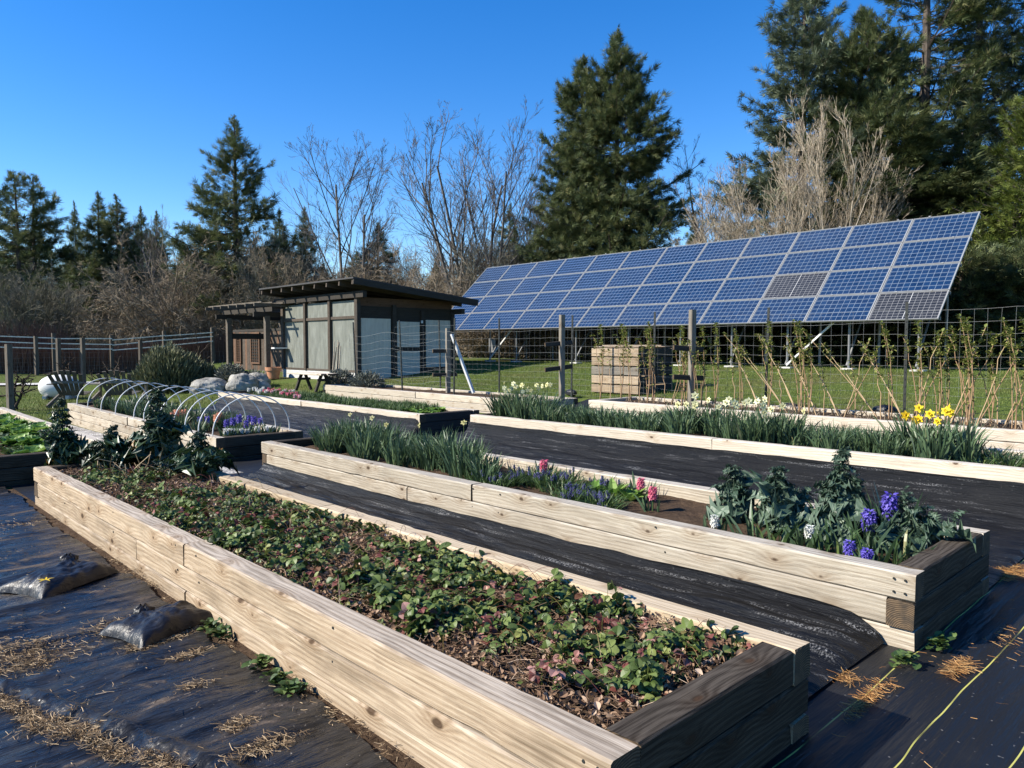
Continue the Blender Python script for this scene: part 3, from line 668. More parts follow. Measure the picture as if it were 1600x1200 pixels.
# runners
nr = 130; x0 = rng.uniform(1.85, 2.8, nr); y0 = rng.uniform(1.6, 8.3, nr); aa = rng.uniform(0, 6.28, nr); L = rng.uniform(.12, .35, nr)
ts = np.linspace(0, 1, 7); P = np.stack([np.stack([x0 + np.cos(aa) * L * t, y0 + np.sin(aa) * L * t, B1.zs(x0, y0) + .045 + np.sin(t * 3.1) * .07 * L / .25 + .01], -1) for t in ts], 1)
P[:, :, 0] = np.clip(P[:, :, 0], 1.80, 2.84)
m.tubes(P, .0014, 3, 0, rng.uniform(.85, .93, nr))
kindof(part('strawberry_plants', m, STRAWB, None), 'stuff')
DEAD = leaf_tpl([.06, .33, .40, .30, .05], 3, .8, -.5)
m = MB(); n = 15000; x = rng.uniform(1.79, 2.80, n); y = rng.uniform(1.46, 8.8, n)
z = B1.zs(x, y) + bump_h(x, y) + rng.uniform(0, .045, n)
D = rng.normal(0, 1, (n, 3)) * [1, 1, .35]
m.scatter(DEAD, rots(D, rng.uniform(-1.1, 1.1, n)), np.stack([x, y, z], -1), rng.uniform(.010, .032, n), 0, rng.beta(1.7, 1.9, n))
n = 9000; x = rng.uniform(1.79, 2.80, n); y = rng.uniform(1.46, 8.8, n); a = rng.uniform(0, 6.28, n); L = rng.uniform(.04, .12, n); z = B1.zs(x, y) + bump_h(x, y) + rng.uniform(.01, .05, n)
P0 = np.stack([x, y, z], -1); D = np.stack([np.cos(a), np.sin(a), rng.normal(0, .25, n)], -1); P = np.stack([P0, P0 + D * (L / 2)[:, None] + rng.normal(0, .008, (n, 3)), P0 + D * L[:, None]], 1); P[:, :, 0] = np.clip(P[:, :, 0], 1.79, 2.83)
m.tubes(P, .0011, 3, 0, rng.beta(1.7, 2.2, n))
kindof(part('dead_leaves', m, LITTER, None), 'stuff')

# ---------------------------------------------------------------- kale
KL = leaf_tpl([.03, .05, .10, .20, .25, .33, .34, .39, .36, .30, .20, .05], 9, .35, .5, 2.6, 5)
def kale(label, at, H, spread, n, leaf, mat, stems=3, low=.15, seed=0, top=.55, bare=.0):
    root = thing('kale_plant', label, 'kale', at); r = np.random.default_rng(seed)
    st = MB(); lv = MB(); nst = stems * 3; per = n // nst
    for s_ in range(nst):
        a0 = r.uniform(0, 6.28); off = spread * r.uniform(.25, 1.0) * (s_ > 0) * (.55 if s_ < stems else 1); hh = H * (1 if s_ == 0 else r.uniform(.28, .85) * (1 - .35 * off / (spread + .01)))
        tip = np.array([math.cos(a0) * off + r.normal(0, .03), math.sin(a0) * off, hh * .95]); mid = tip * np.array([.3, .3, .55]) + r.normal(0, .025, 3)
        P = np.array([[0, 0, -.04], mid, tip]); st.tube(P, [.011, .008, .004], 6)
        big = (s_ % 3 == 1); per = (n // nst) * (4 if s_ == 0 else 1)
        t = np.sort(r.uniform(.3 if s_ == 0 else max(low, .45), 1, per)); i = t[:, None]
        C = (1 - i) ** 2 * P[0] + 2 * i * (1 - i) * P[1] + i * i * P[2]
        ang = np.arange(per) * 2.4 + r.uniform(0, 6); up = r.normal(.15, .45, per) + (t - .5) * 1.2
        D = np.stack([np.cos(ang), np.sin(ang), up], -1)
        Ls = leaf * np.interp(t, [.4, .8, 1], [1.2, .9, .45]) * r.uniform(.45, 1.35, per) * (1.5 if big else (.7 if s_ == 0 else .85))
        lv.scatter(KL, rots(D, r.normal(0, .7, per)), C + D * .015, np.stack([Ls * r.uniform(.8, 1.3, per), Ls, Ls], -1), 0, np.clip(r.beta(2, 2.2, per) + (.15 if big else -.05), 0, 1))
        m_ = max(5, int(per * .55)); C2 = np.repeat(P[2:], m_, 0) + r.normal(0, .014, (m_, 3)) - np.array([0, 0, 1]) * r.uniform(0, .07, m_)[:, None]
        lv.scatter(KL, rots(np.stack([r.normal(0, .8, m_), r.normal(0, .8, m_), np.full(m_, .8)], -1), r.normal(0, .8, m_)), C2, r.uniform(.3, .75, m_) * leaf * .6, 0, r.beta(2, 2.6, m_))
    part('stem', st, GREEN, root, smooth=True); part('leaves', lv, mat, root, smooth=False)
    return root
def on2(B, px, X, dz=0): return B.at(X, onX(px, X), dz)
kale('tallest dark kale plant, at the far end of the strawberry bed', B1.at(2.68, onX(243, 2.68)), .90, .24, 260, .14, KALED, 4, .25, 1)
kale('dark bolting kale on a bare leaning stem at the strawberry bed corner', B1.at(1.95, onX(95, 1.95)), .80, .18, 170, .12, KALED, 4, .42, 2)
kale('broad leafy low kale between the two tallest kale plants', B1.at(2.30, onX(170, 2.3)), .46, .40, 190, .14, KALED, 5, .15, 3)
kale('bushy dark kale leaning over the back board of the strawberry bed', B1.at(2.76, onX(300, 2.76)), .46, .42, 230, .13, KALED, 5, .1, 4)
kale('curly grey green kale with the tallest bolting head, among purple hyacinths', on2(B2, 1322, 4.95), .62, .14, 340, .095, KALE, 5, .12, 5)
kale('wide grey green kale left of the tallest curly one', on2(B2, 1228, 4.85), .47, .32, 230, .105, KALE, 5, .1, 6)
kale('small spindly kale standing alone at the bare soil edge', on2(B2, 1150, 4.95), .42, .14, 60, .11, KALE, 2, .35, 7)
kale('flat broad leaved kale in the near corner of the silvery bed', on2(B2, 1420, 5.05), .36, .34, 130, .10, KALE, 5, .15, 8)
m = MB(); n = 34    # dry stalks between the kales
cx_, cy_ = 2.55, 8.15
P0 = np.stack([rng.uniform(2.0, 2.75, n), rng.uniform(7.5, 8.5, n), np.full(n, .30)], -1); D = unit(np.stack([rng.normal(-.5, .7, n), rng.normal(.1, .7, n), np.full(n, .9)], -1)) * rng.uniform(.1, .32, n)[:, None]
m.tubes(np.stack([P0, P0 + D * .5 + rng.normal(0, .02, (n, 3)), P0 + D], 1), .004, 4, 0, rng.uniform(.5, 1, n))
kindof(part('dry_stalks', m, STRAW, None), 'stuff')

# ---------------------------------------------------------------- strap leaves, daffodils, hyacinths
def straps(mb, n, H, spread, r, lean=.35, wd=.007, mat=0, flop=.5):
    a = r.uniform(0, 6.28, n); q = np.sqrt(r.uniform(0, 1, n)) * spread
    b = np.stack([np.cos(a) * q, np.sin(a) * q, np.full(n, -.02)], -1)
    L = H * r.uniform(.65, 1.15, n); a2 = a + r.normal(0, .8, n); le = np.abs(r.normal(lean, .2, n))
    ts = np.linspace(0, 1, 5); d = np.stack([np.cos(a2), np.sin(a2), 0 * a2], -1)
    fl = r.uniform(0, flop, n)
    P = np.stack([b + d * (L * (le * t + fl * t ** 3 * .5))[:, None] + np.array([0, 0, 1]) * (L * (t - fl * .55 * t ** 3))[:, None] for t in ts], 1)
    W = wd * np.array([.8, 1, 1, .8, .12])[None] * r.uniform(.7, 1.3, n)[:, None]
    face = r.uniform(0, 6.28, n); sd = np.stack([np.cos(face), np.sin(face), 0 * face], -1)
    mb.ribbons(P, W, sd, mat, r.beta(2, 2.3, n))
PET = leaf_tpl([.10, .34, .36, .22, .02], 3, .15, .05)
def daff_tpl():
    ps = [(rz(rx(PET[0], .10), k * math.pi / 3), PET[1]) for k in range(6)]
    n = 8; a = np.arange(n) * 2 * math.pi / n
    ring = lambda r, z: np.stack([r * np.cos(a), r * np.sin(a), np.full(n, z)], -1)
    V = np.concatenate([ring(.20, .02), ring(.22, .3), ring(.34, .46)]); i = np.arange(n); j = (i + 1) % n
    F = np.concatenate([np.stack([i, j, j + n, i + n], -1), np.stack([i + n, j + n, j + 2 * n, i + 2 * n], -1)])
    ps.append((V, F)); return stack_tpl(ps)
DAFF = daff_tpl()
def daffodil(label, at, H, spread, nl, flowers, pet, seed, group, fs=.042, wd=.008):
    r = np.random.default_rng(seed); root = thing('daffodil_clump', label, 'daffodils', at, 0, group)
    m = MB(); straps(m, nl, H, spread, r, .22, wd); part('leaves', m, STRAP, root)
    for k in range(flowers):
        a = r.uniform(0, 6.28); q = spread * r.uniform(.2, 1.1); h = H * r.uniform(.85, 1.22); b = np.array([math.cos(a) * q, math.sin(a) * q, 0])
        f = MB(); f.tube([b * .6 - [0, 0, .0], b * .85 + [0, 0, h * .6], b + [0, 0, h]], .003, 5, 1)
        D = np.array([[-.75 + r.normal(0, .45), -.35 + r.normal(0, .55), .25 + r.normal(0, .2)]]); D = unit(D)
        ref = np.array([[0, 0, 1.]]); X_ = unit(np.cross(ref, D)); Y_ = np.cross(D, X_)
        R = np.stack([X_, Y_, D], -1)
        f.scatter(DAFF, R, (b + [0, 0, h])[None] + D * .01, np.full(1, fs * r.uniform(.85, 1.15)), 0, r.uniform(0, 1, 1))
        part('flower', f, [pet, GREEN], root)
    return root
BLOOM = leaf_tpl([.12, .30, .26, .04], 3, .2, .55)
def spike(mb, b, h, hs, rr, r, pm, gm, nb=60):
    mb.tube([b, b + [0, 0, h]], .006, 5, gm)
    k = np.arange(nb); z = h - hs + hs * (k + .5) / nb; a = k * 2.4
    prof = np.sin(np.clip((k + 3) / (nb + 4), 0, 1) * math.pi) ** .5
    C = b + np.stack([np.cos(a) * rr * .35 * prof, np.sin(a) * rr * .35 * prof, z], -1)
    D0 = np.stack([np.cos(a), np.sin(a), .25 + 0 * a], -1)
    for j in range(5):
        D = D0 + .9 * (np.cos(j * 1.257) * np.stack([-np.sin(a), np.cos(a), 0 * a], -1) + np.sin(j * 1.257) * np.array([0, 0, 1]))
        mb.scatter(BLOOM, rots(D, r.normal(0, .3, nb)), C + D0 * rr * .3, rr * r.uniform(.5, .85, nb), pm, r.uniform(0, 1, nb))
def hyacinth(label, at, pet, n, H, hs, rr, seed, spread=.05, group=None, name='hyacinth', leaves=12, nb=46, cat='hyacinth'):
    r = np.random.default_rng(seed); root = thing(name, label, cat, at, 0, group)
    m = MB(); straps(m, leaves * n, H * .95, spread + .02, r, .3, .010, 0, .3); part('leaves', m, STRAP, root)
    for k in range(n):
        a = r.uniform(0, 6.28); q = spread * (k > 0) * r.uniform(.5, 1); f = MB()
        spike(f, np.array([math.cos(a) * q, math.sin(a) * q, -.02]), H * r.uniform(.85, 1.1), hs, rr, r, 0, 1, nb); part('flower_spike', f, [pet, GREEN], root)
    return root
# silvery bed
hyacinth('tall purple hyacinth behind the others, right of the curly kale', on2(B2, 1395, 5.0), PURP, 2, .40, .165, .040, 1, .05)
hyacinth('purple hyacinth half hidden behind grey green leaves', on2(B2, 1362, 4.85), PURP, 2, .29, .12, .034, 2, .05)
hyacinth('short purple hyacinth just over the front board, right of the other short one', on2(B2, 1362, 4.36), PURP, 2, .155, .065, .028, 3, .04)
hyacinth('short purple hyacinth just over the front board, left of the other short one', on2(B2, 1334, 4.36), PURP, 1, .16, .065, .028, 4, .04)
hyacinth('white hyacinth beside the bare soil', on2(B2, 1120, 4.45), WHITEP, 1, .16, .07, .026, 5)
hyacinth('small white hyacinth at the foot of the wide kale', on2(B2, 1270, 4.5), WHITEP, 1, .20, .07, .024, 6)
hyacinth('pink hyacinth, left of the pair beside the bare soil', on2(B2, 1003, 5.0), PINK, 1, .24, .10, .030, 7)
hyacinth('pink hyacinth, right of the pair beside the bare soil', on2(B2, 1022, 4.75), PINK, 1, .19, .09, .030, 8)
hyacinth('small pink hyacinth by the back board of the silvery bed', on2(B2, 850, 5.2), PINK, 1, .2, .10, .036, 9)
for i, (px, X_) in enumerate(((1262, 4.6), (1300, 4.5), (1340, 4.6), (1385, 4.5), (1420, 4.7), (1215, 4.45), (1180, 4.5), (1290, 5.1), (1360, 5.15), (1440, 5.1))):
    r = np.random.default_rng(300 + i); m = MB(); straps(m, 18, .24, .10, r, .35, .009, 0, .6)
    single('leaf_clump', m, [STRAP, GREEN][i % 2], 'clump of strap leaves growing among kale and hyacinths', 'leaf clump', 'strap leaf clumps in the silvery bed', on2(B2, px, X_))
dproto = []
for i in range(5):
    r = np.random.default_rng(320 + i); m = MB(); straps(m, 70, .36, .13, r, .25, .0085)
    dproto.append(m.mesh('daffodil_leaves', STRAP))
DG = 'flowerless daffodil leaf clumps in the silvery bed'
for i in range(36):
    px = 498 + i * 7.4 + rng.normal(0, 4); X_ = rng.uniform(4.5, 5.25)
    Y_ = min(onX(px, X_), 8.6); s_ = (.72 + .5 * math.exp(-((px - 560) / 60) ** 2) + .35 * math.exp(-((px - 700) / 45) ** 2)) * rng.uniform(.85, 1.1)
    o = link('daffodil_clump', dproto[i % 5], None, B2.at(X_, Y_), (0, 0, rng.uniform(0, 6))); o.scale = (s_ * .95, s_ * .95, s_)
    tag(o, 'dense clump of dark daffodil leaves without open flowers', 'daffodils', DG)
bud = petal('bud_petal', (.45, .42, .18), (.62, .58, .34))
for i, px in enumerate((548, 580, 602, 655, 720)):
    o = daffodil('single pale daffodil bud on a stalk above dark leaves', on2(B2, px, 4.75), .44, .04, 6, 1, bud, 400 + i, 'daffodil buds in the silvery bed', .034)
def muscari_mesh(seed):
    r = np.random.default_rng(seed); m = MB(); straps(m, 70, .14, .11, r, .6, .004, 0, .9)
    for k in range(4):
        a = r.uniform(0, 6.28); q = r.uniform(0, .1); spike(m, np.array([math.cos(a) * q, math.sin(a) * q, 0]), r.uniform(.08, .125), .035, .010, r, 1, 0, 14)
    return m.mesh('grape_hyacinth', [GREEN, MUSC])
mus = [muscari_mesh(k) for k in range(3)]
for i in range(40):
    px = rng.uniform(745, 1005); X_ = rng.uniform(4.36, 5.2)
    o = link('grape_hyacinth', mus[i % 3], None, B2.at(X_, onX(px, X_)), (0, 0, rng.uniform(0, 6))); o.scale = (rng.uniform(.8, 1.3),) * 3
    tag(o, 'low tuft of violet grape hyacinth with thin leaves', 'grape hyacinth', 'grape hyacinth tufts in the silvery bed')
for i, px in enumerate((930, 960, 985)):
    m = MB(); r = np.random.default_rng(i + 40); n = 14; a = r.uniform(0, 6.28, n)
    m.scatter(leaf_tpl([.05, .16, .19, .14, .02], 3, .4, .15), rots(np.stack([np.cos(a), np.sin(a), r.uniform(.5, 1.6, n)], -1)), np.zeros((n, 3)), r.uniform(.12, .22, n), 0, r.uniform(.3, 1, n))
    single('tulip_plant', m, LETT, ['broad leaved green plant, left of three beside the pink hyacinths', 'broad leaved green plant, middle of three beside the pink hyacinths', 'broad leaved green plant, right of three beside the pink hyacinths'][i], 'plant', 'broad leaved plants in the silvery bed', on2(B2, px, 4.9))
# daffodil bed
for i in range(12):
    px = 757 + i * 9; X_ = rng.uniform(8.0, 8.75)
    daffodil('pale yellow daffodil clump in bloom at the far end of the daffodil bed', B3.at(X_, min(onX(px, X_), 8.75)), .46, .13, 60, 2 if i % 3 else 1, PALEY, 500 + i, 'pale daffodils at the far end of the daffodil bed', .042, .009)
lp = []
for i in range(4):
    r = np.random.default_rng(540 + i); m = MB(); straps(m, 80, .32, .15, r, .25, .008); lp.append(m.mesh('daffodil_leaves', STRAP))
for i in range(34):
    px = 850 + i * 6.5; X_ = rng.uniform(7.95, 8.8)
    o = link('daffodil_clump', lp[i % 4], None, B3.at(X_, onX(px, X_)), (0, 0, rng.uniform(0, 6))); s_ = rng.uniform(.85, 1.15); o.scale = (s_, s_, s_ * (.85 if px < 1040 else 1.05))
    tag(o, 'short flowerless daffodil leaves in the middle of the daffodil bed', 'daffodils', 'flowerless daffodil clumps in the daffodil bed')
for i in range(15):
    px = 1062 + i * 12.5; X_ = rng.uniform(7.95, 8.7)
    daffodil('cream daffodil clump in bloom in the middle of the daffodil bed', B3.at(X_, onX(px, X_)), .42, .15, 65, 2 if i % 2 else 1, PALEY, 600 + i, 'cream daffodils in the middle of the daffodil bed', .052, .009)
for i in range(22):
    px = 1235 + i * 8; X_ = rng.uniform(7.95, 8.7)
    o = link('daffodil_clump', lp[i % 4], None, B3.at(X_, onX(px, X_)), (0, 0, rng.uniform(0, 6))); s_ = rng.uniform(.7, .95); o.scale = (s_, s_, s_)
    tag(o, 'thin daffodil leaves between the cream and the golden daffodils', 'daffodils', 'thin leaf clumps in the daffodil bed')
for i, (px, nf, X_) in enumerate(((1422, 2, 8.4), (1440, 2, 8.3), (1452, 1, 8.1), (1470, 3, 8.3), (1492, 2, 8.4), (1465, 1, 7.95), (1430, 0, 8.6), (1505, 0, 8.5), (1515, 0, 8.1))):
    daffodil('golden yellow daffodil clump in bloom at the right of the daffodil bed' if nf else 'tall leaves beside the golden yellow daffodils', B3.at(X_, onX(px, X_)), .42, .10, 45, nf, GOLD, 640 + i, 'golden daffodils in the daffodil bed' if nf else 'leaf clumps among the golden daffodils', .050, .010)
for i in range(12):
    px = 1500 + i * 9; X_ = rng.uniform(7.9, 8.7); m = MB(); r = np.random.default_rng(660 + i); straps(m, 40, .17, .13, r, .5, .005, 0, .8)
    single('weed_tuft', m, [GREEN, STRAP][i % 2], 'low weedy tuft at the right end of the daffodil bed', 'weeds', 'weedy tufts in the daffodil bed', B3.at(X_, onX(px, X_)))
# bed of pink flowers: green strip, then bells
m = MB(); n = 9000; x = rng.uniform(7.78, 8.8, n); y = rng.uniform(11.2, 17.5, n)
L = rng.uniform(.06, .16, n) * (1 + .5 * vnoise(x * 2, y * 2, 51, 2)); a = rng.uniform(0, 6.28, n); d = np.stack([np.cos(a), np.sin(a), 0 * a], -1)
b = np.stack([x, y, B7.zs(x, y)], -1); P = np.stack([b, b + d * (L * .15)[:, None] + np.array([0, 0, .6]) * L[:, None], b + d * (L * .5)[:, None] + np.array([0, 0, 1.]) * L[:, None]], 1)
m.ribbons(P, np.array([.006, .006, .001])[None], np.stack([-np.sin(a), np.cos(a), 0 * a], -1), 0, rng.beta(2, 2, n))
kindof(part('green_shoots', m, GREEN, None), 'stuff')
hp = {}
for nm, pt in (('pink', PINK), ('light_pink', LPINK), ('white', WHITEP)):
    m = MB(); r = np.random.default_rng(5); straps(m, 16, .16, .05, r, .3, .010, 0, .3); spike(m, np.array([0, 0, 0]), .2, .12, .045, r, 1, 0, 26); hp[nm] = m.mesh('hyacinth', [STRAP, pt])
for i in range(34):
    px = 388 + i * 2.4; X_ = rng.uniform(7.85, 8.7); c = 'white' if px < 412 or i % 6 == 5 else ('light_pink' if i % 3 == 0 else 'pink')
    o = link('hyacinth', hp[c], None, B7.at(X_, min(18.7, onX(px, X_))), (0, 0, i)); o.scale = (.75, .75, .75)
    tag(o, {'white': 'white hyacinth at the far end of the pink flower row', 'pink': 'deep pink hyacinth in the far flower row', 'light_pink': 'light pink hyacinth in the far flower row'}[c], 'hyacinth', c.replace('_', ' ') + ' hyacinths in the far flower row')
def rosette(seed, s_=1.0, mat=LETT):
    m = MB(); r = np.random.default_rng(seed); n = 22; a = r.uniform(0, 6.28, n)
    m.scatter(leaf_tpl([.06, .2, .36, .4, .2], 5, .3, .3, .7, 2), rots(np.stack([np.cos(a), np.sin(a), r.uniform(.2, 1.5, n)], -1)), np.zeros((n, 3)), r.uniform(.08, .16, n) * s_, 0, r.uniform(0, 1, n))
    return m.mesh('lettuce', mat)
let = [rosette(1), rosette(2), rosette(3)]
for i in range(9):
    px = 628 + i * 7.5; X_ = rng.uniform(7.85, 8.6); o = link('lettuce', let[i % 3], None, B7.at(X_, onX(px, X_)), (0, 0, i)); tag(o, 'low green rosette by the dark end of the pink flower bed', 'lettuce', 'green rosettes at the dark bed end')
for i in range(30):
    px = rng.uniform(0, 85); X_ = rng.uniform(1.95, 2.7); Y_ = min(onX(px, X_), 18); 
    if Y_ < 10.9: continue
    o = link('lettuce', let[i % 3], None, B6.at(X_, Y_), (0, 0, i)); o.scale = (rng.uniform(1.1, 1.8),) * 3
    tag(o, 'bright green lettuce rosette in the left edge bed', 'lettuce', 'lettuces in the left edge bed')
m = MB(); n = 2600; x = rng.uniform(1.8, 2.8, n); y = rng.uniform(10.7, 18, n); a = rng.uniform(0, 6.28, n)
keep = vnoise(x * 1.8, y * 1.8, 61, 2) > -.02; x, y, a = x[keep], y[keep], a[keep]; n = len(x)
m.scatter(LEAFS, rots(np.stack([np.cos(a), np.sin(a), rng.uniform(.2, 1.5, n)], -1)), np.stack([x, y, B6.zs(x, y) + .01], -1), rng.uniform(.03, .09, n), 0, rng.beta(1.6, 2, n))
kindof(part('small_weeds', m, GREEN, None), 'stuff')
# hoop bed flowers
lm = []
for i in range(3):
    r = np.random.default_rng(700 + i); m = MB(); straps(m, 60, .30, .13, r, .25, .009); lm.append(m.mesh('daffodil_leaves', STRAP))
for i in range(40):
    X_ = rng.uniform(4.4, 5.25); Y_ = rng.uniform(10.9, 18.3)
    if Y_ < 11.6 and i % 2: continue
    o = link('leaf_clump', lm[i % 3], None, B5.at(X_, Y_), (0, 0, i)); s_ = rng.uniform(.7, 1.05); o.scale = (s_,) * 3
    tag(o, 'clump of upright strap leaves under the white hoops', 'leaf clump', 'strap leaf clumps under the hoops')
for nm, pt, lst in (('purple', PURP, ((362, 4.75), (372, 4.9), (383, 4.8), (395, 5.0), (352, 4.6), (405, 5.15), (310, 4.5), (322, 4.6), (388, 5.1))), ('peach', PEACH, ((336, 4.75), (341, 4.85), (268, 4.4), (274, 4.5), (285, 4.6), (347, 4.9))), ('white', WHITEP, ((352, 4.4), (362, 4.5), (376, 4.5), (392, 4.7), (404, 4.85), (416, 5.0), (425, 5.1), (384, 4.6), (370, 4.45)))):
    m = MB(); r = np.random.default_rng(9); straps(m, 14, .2, .06, r, .3, .011, 0, .3); spike(m, np.array([0, 0, 0]), .24 if nm != 'white' else .13, .11 if nm != 'white' else .06, .036, r, 1, 0, 28); me = m.mesh('hyacinth', [STRAP, pt])
    for i, (px, X_) in enumerate(lst):
        o = link('hyacinth', me, None, B5.at(X_, max(10.7, onX(px, X_))), (0, 0, i)); o.scale = (rng.uniform(.85, 1.15),) * 3
        tag(o, nm + ' hyacinth growing under the white hoops', 'hyacinth', nm + ' hyacinths under the hoops')
ORD = ['nearest', 'second', 'third', 'fourth', 'fifth', 'sixth', 'seventh', 'eighth', 'ninth', 'tenth', 'farthest']
for k in range(11):
    yk = [10.75, 11.25, 11.75, 12.35, 13.0, 13.7, 14.35, 15.4, 16.3, 17.4, 18.2][k]; t = np.linspace(0, math.pi, 21); rr = .60 + .015 * (k % 3)
    P = np.stack([.68 - rr * np.cos(t), .06 * np.sin(t) * (k % 3 - 1) + 0 * t, .56 * np.sin(t) ** .92], -1)
    single('hoop', MB().tube(np.concatenate([[P[0] - [0, 0, .1]], P, [P[-1] - [0, 0, .1]]]), .0095, 8), PVC, (ORD[k] + ' white plastic hoop over the flower bed') if k in (0, 10) else ORD[k] + ' white plastic hoop from the dark near end of its bed', 'hoop', 'white hoops over the flower bed', B5.at(4.12, yk, .06), smooth=True)
# little weeds along the strawberry bed
for i, (px, py) in enumerate(((322, 985), (334, 995), (398, 1045), (425, 1070), (448, 1088))):
    x, y = onG(px, py, .02); x = min(x, 1.62); m = MB(); r = np.random.default_rng(800 + i); n = 46; a = r.uniform(0, 6.28, n)
    m.scatter(LEAFS, rots(np.stack([np.cos(a), np.sin(a), r.uniform(.1, 1.4, n)], -1)), np.stack([r.normal(0, .02, n), r.normal(0, .02, n), r.uniform(.0, .04, n)], -1), r.uniform(.02, .05, n), 0, r.uniform(.2, 1, n))
    single('weed', m, GREEN, ORD[[4, 3, 2, 1, 0][i]].replace('nearest', 'nearest of five') + ' small green weed at the foot of the strawberry bed' + (' counting from the near end' if i < 4 else ''), 'weed', 'weeds along the strawberry bed', (x, y, G(x, y) + .01))
for i, (px, py, lab) in enumerate(((1425, 1045, 'small green weed at the corner foot of the silvery bed'), (1480, 1020, 'pale green weed in the shade beside the silvery bed end'))):
    x, y = onG(px, py, .02); m = MB(); r = np.random.default_rng(820 + i); n = 40; a = r.uniform(0, 6.28, n)
    m.scatter(LEAFS, rots(np.stack([np.cos(a), np.sin(a), r.uniform(.1, 1.4, n)], -1)), np.stack([r.normal(0, .025, n), r.normal(0, .02, n), r.uniform(.0, .05, n)], -1), r.uniform(.03, .06, n), 0, r.uniform(.3, 1, n))
    single('weed', m, GREEN, lab, 'weed', None, (x, y, G(x, y) + .01))
# ================================================================ RASPBERRY CANES, TRELLIS AND WIRE FENCE
SMALL = leaf_tpl([.05, .3, .34, .05], 3, .35, .3)
def cane_mesh(seed, H, lean, n_leaf, stems, spread, dirx):
    r = np.random.default_rng(seed); st = MB(); lv = MB()
    for k in range(stems):
        a = r.uniform(0, 6.28); b = np.array([math.cos(a), math.sin(a), 0]) * spread * r.uniform(.2, 1); h = H * r.uniform(.7, 1.05)
        d = np.array([r.normal(0, .12), dirx * lean * r.uniform(.6, 1.3) + r.normal(0, .08), 1.]); ts = np.linspace(0, 1, 8)
        P = b + np.stack([d * t * h for t in ts]) + np.stack([np.array([r.normal(0, .012), r.normal(0, .02), 0]) * t for t in ts]); P[:, 1] += dirx * .10 * h * ts ** 2
        st.tubes(P[None], np.linspace(.0085, .0036, 8)[None], 5, 0, [r.uniform(0, 1)])
        m = int(n_leaf * r.uniform(.8, 1.9)); t = 1 - np.abs(r.normal(0, .22, m)); t = np.clip(t, .25, 1); i = np.minimum((t * 7).astype(int), 6)
        C = P[i] * (1 - (t * 7 - i))[:, None] + P[i + 1] * (t * 7 - i)[:, None]
        for q in range(3):
            D = r.normal(0, 1, (m, 3)) * [1, 1, .6] + [0, 0, .7]; lv.scatter(SMALL, rots(D), C + unit(D) * .012, r.uniform(.03, .065, m), 0, r.uniform(0, 1, m))
    return st.mesh('cane_stem', CANE, True), lv.mesh('cane_leaves', NEWLEAF)
cm = [cane_mesh(900 + i, *a) for i, a in enumerate(((1.35, .02, 16, 3, .04, 1), (1.25, .45, 12, 2, .05, 1), (1.45, .12, 14, 3, .05, 1), (1.2, -.35, 10, 2, .04, 1), (1.0, .1, 8, 1, .02, 1), (1.5, .75, 12, 2, .04, 1)))]
cane_spots = [(938, 0, 11.1), (955, 4, 11.0), (985, 2, 11.2), (1000, 4, 10.9), (1022, 2, 11.1), (1040, 4, 11.2), (1066, 0, 11.1), (1088, 2, 11.0), (1096, 0, 11.3), (1105, 4, 11.2), (1118, 0, 11.2), (1150, 4, 11.0), (1186, 1, 11.1), (1202, 0, 11.2), (1230, 5, 11.1), (1242, 1, 11.2),
              (1258, 2, 11.1), (1265, 0, 10.95), (1290, 4, 11.1), (1308, 1, 11.2), (1340, 4, 11.1), (1372, 5, 11.2), (1380, 4, 10.9), (1410, 1, 11.1), (1428, 3, 11.1), (1450, 4, 11.2), (1468, 0, 11.1), (1490, 3, 11.1), (1512, 2, 11.2), (1516, 0, 11.0), (1530, 3, 11.0), (1552, 0, 11.2), (1564, 4, 11.1), (1590, 2, 11.1), (1603, 0, 11.0),
              (1072, 2, 11.25), (1160, 2, 11.2), (1222, 4, 11.2), (1250, 0, 11.25), (1274, 1, 11.0), (1322, 3, 11.0), (1395, 2, 11.25), (1436, 0, 11.0), (1480, 0, 11.25), (1522, 2, 11.2), (1574, 3, 11.2), (970, 0, 11.25), (1012, 0, 11.0), (1050, 3, 11.1)]
for i, (px, k, X_) in enumerate(cane_spots):
    root = thing('raspberry_cane', {0: 'upright tan raspberry canes with yellow green new leaves', 1: 'slanting tan raspberry canes leaning left', 2: 'tall tan raspberry canes tied close together', 3: 'tan raspberry canes leaning right', 4: 'single thin tan raspberry cane', 5: 'long raspberry canes slanting steeply to the left'}[k], 'raspberry canes', B4.at(X_, onX(px, X_), -.01), rng.uniform(-.15, .15), ['upright raspberry canes', 'slanting raspberry canes', 'tall raspberry canes', 'right leaning raspberry canes', 'single raspberry canes', 'steeply slanting raspberry canes'][k])
    s_ = rng.uniform(.88, 1.1); root.scale = (s_, s_, s_)
    part('stems', cm[k][0], None, root); part('leaves', cm[k][1], None, root)
m = MB(); n = 420; x = rng.uniform(10.6, 11.6, n); y = rng.uniform(1.6, 8.5, n); P0 = np.stack([x, y, B4.zs(x, y)], -1); D = rng.normal(0, .5, (n, 3)) + [0, 0, .6]
m.tubes(np.stack([P0, P0 + D * .06, P0 + D * .12], 1), .006, 4, 0, rng.uniform(0, .5, n)); kindof(part('cut_cane_stubs', m, TWIG, None), 'stuff')

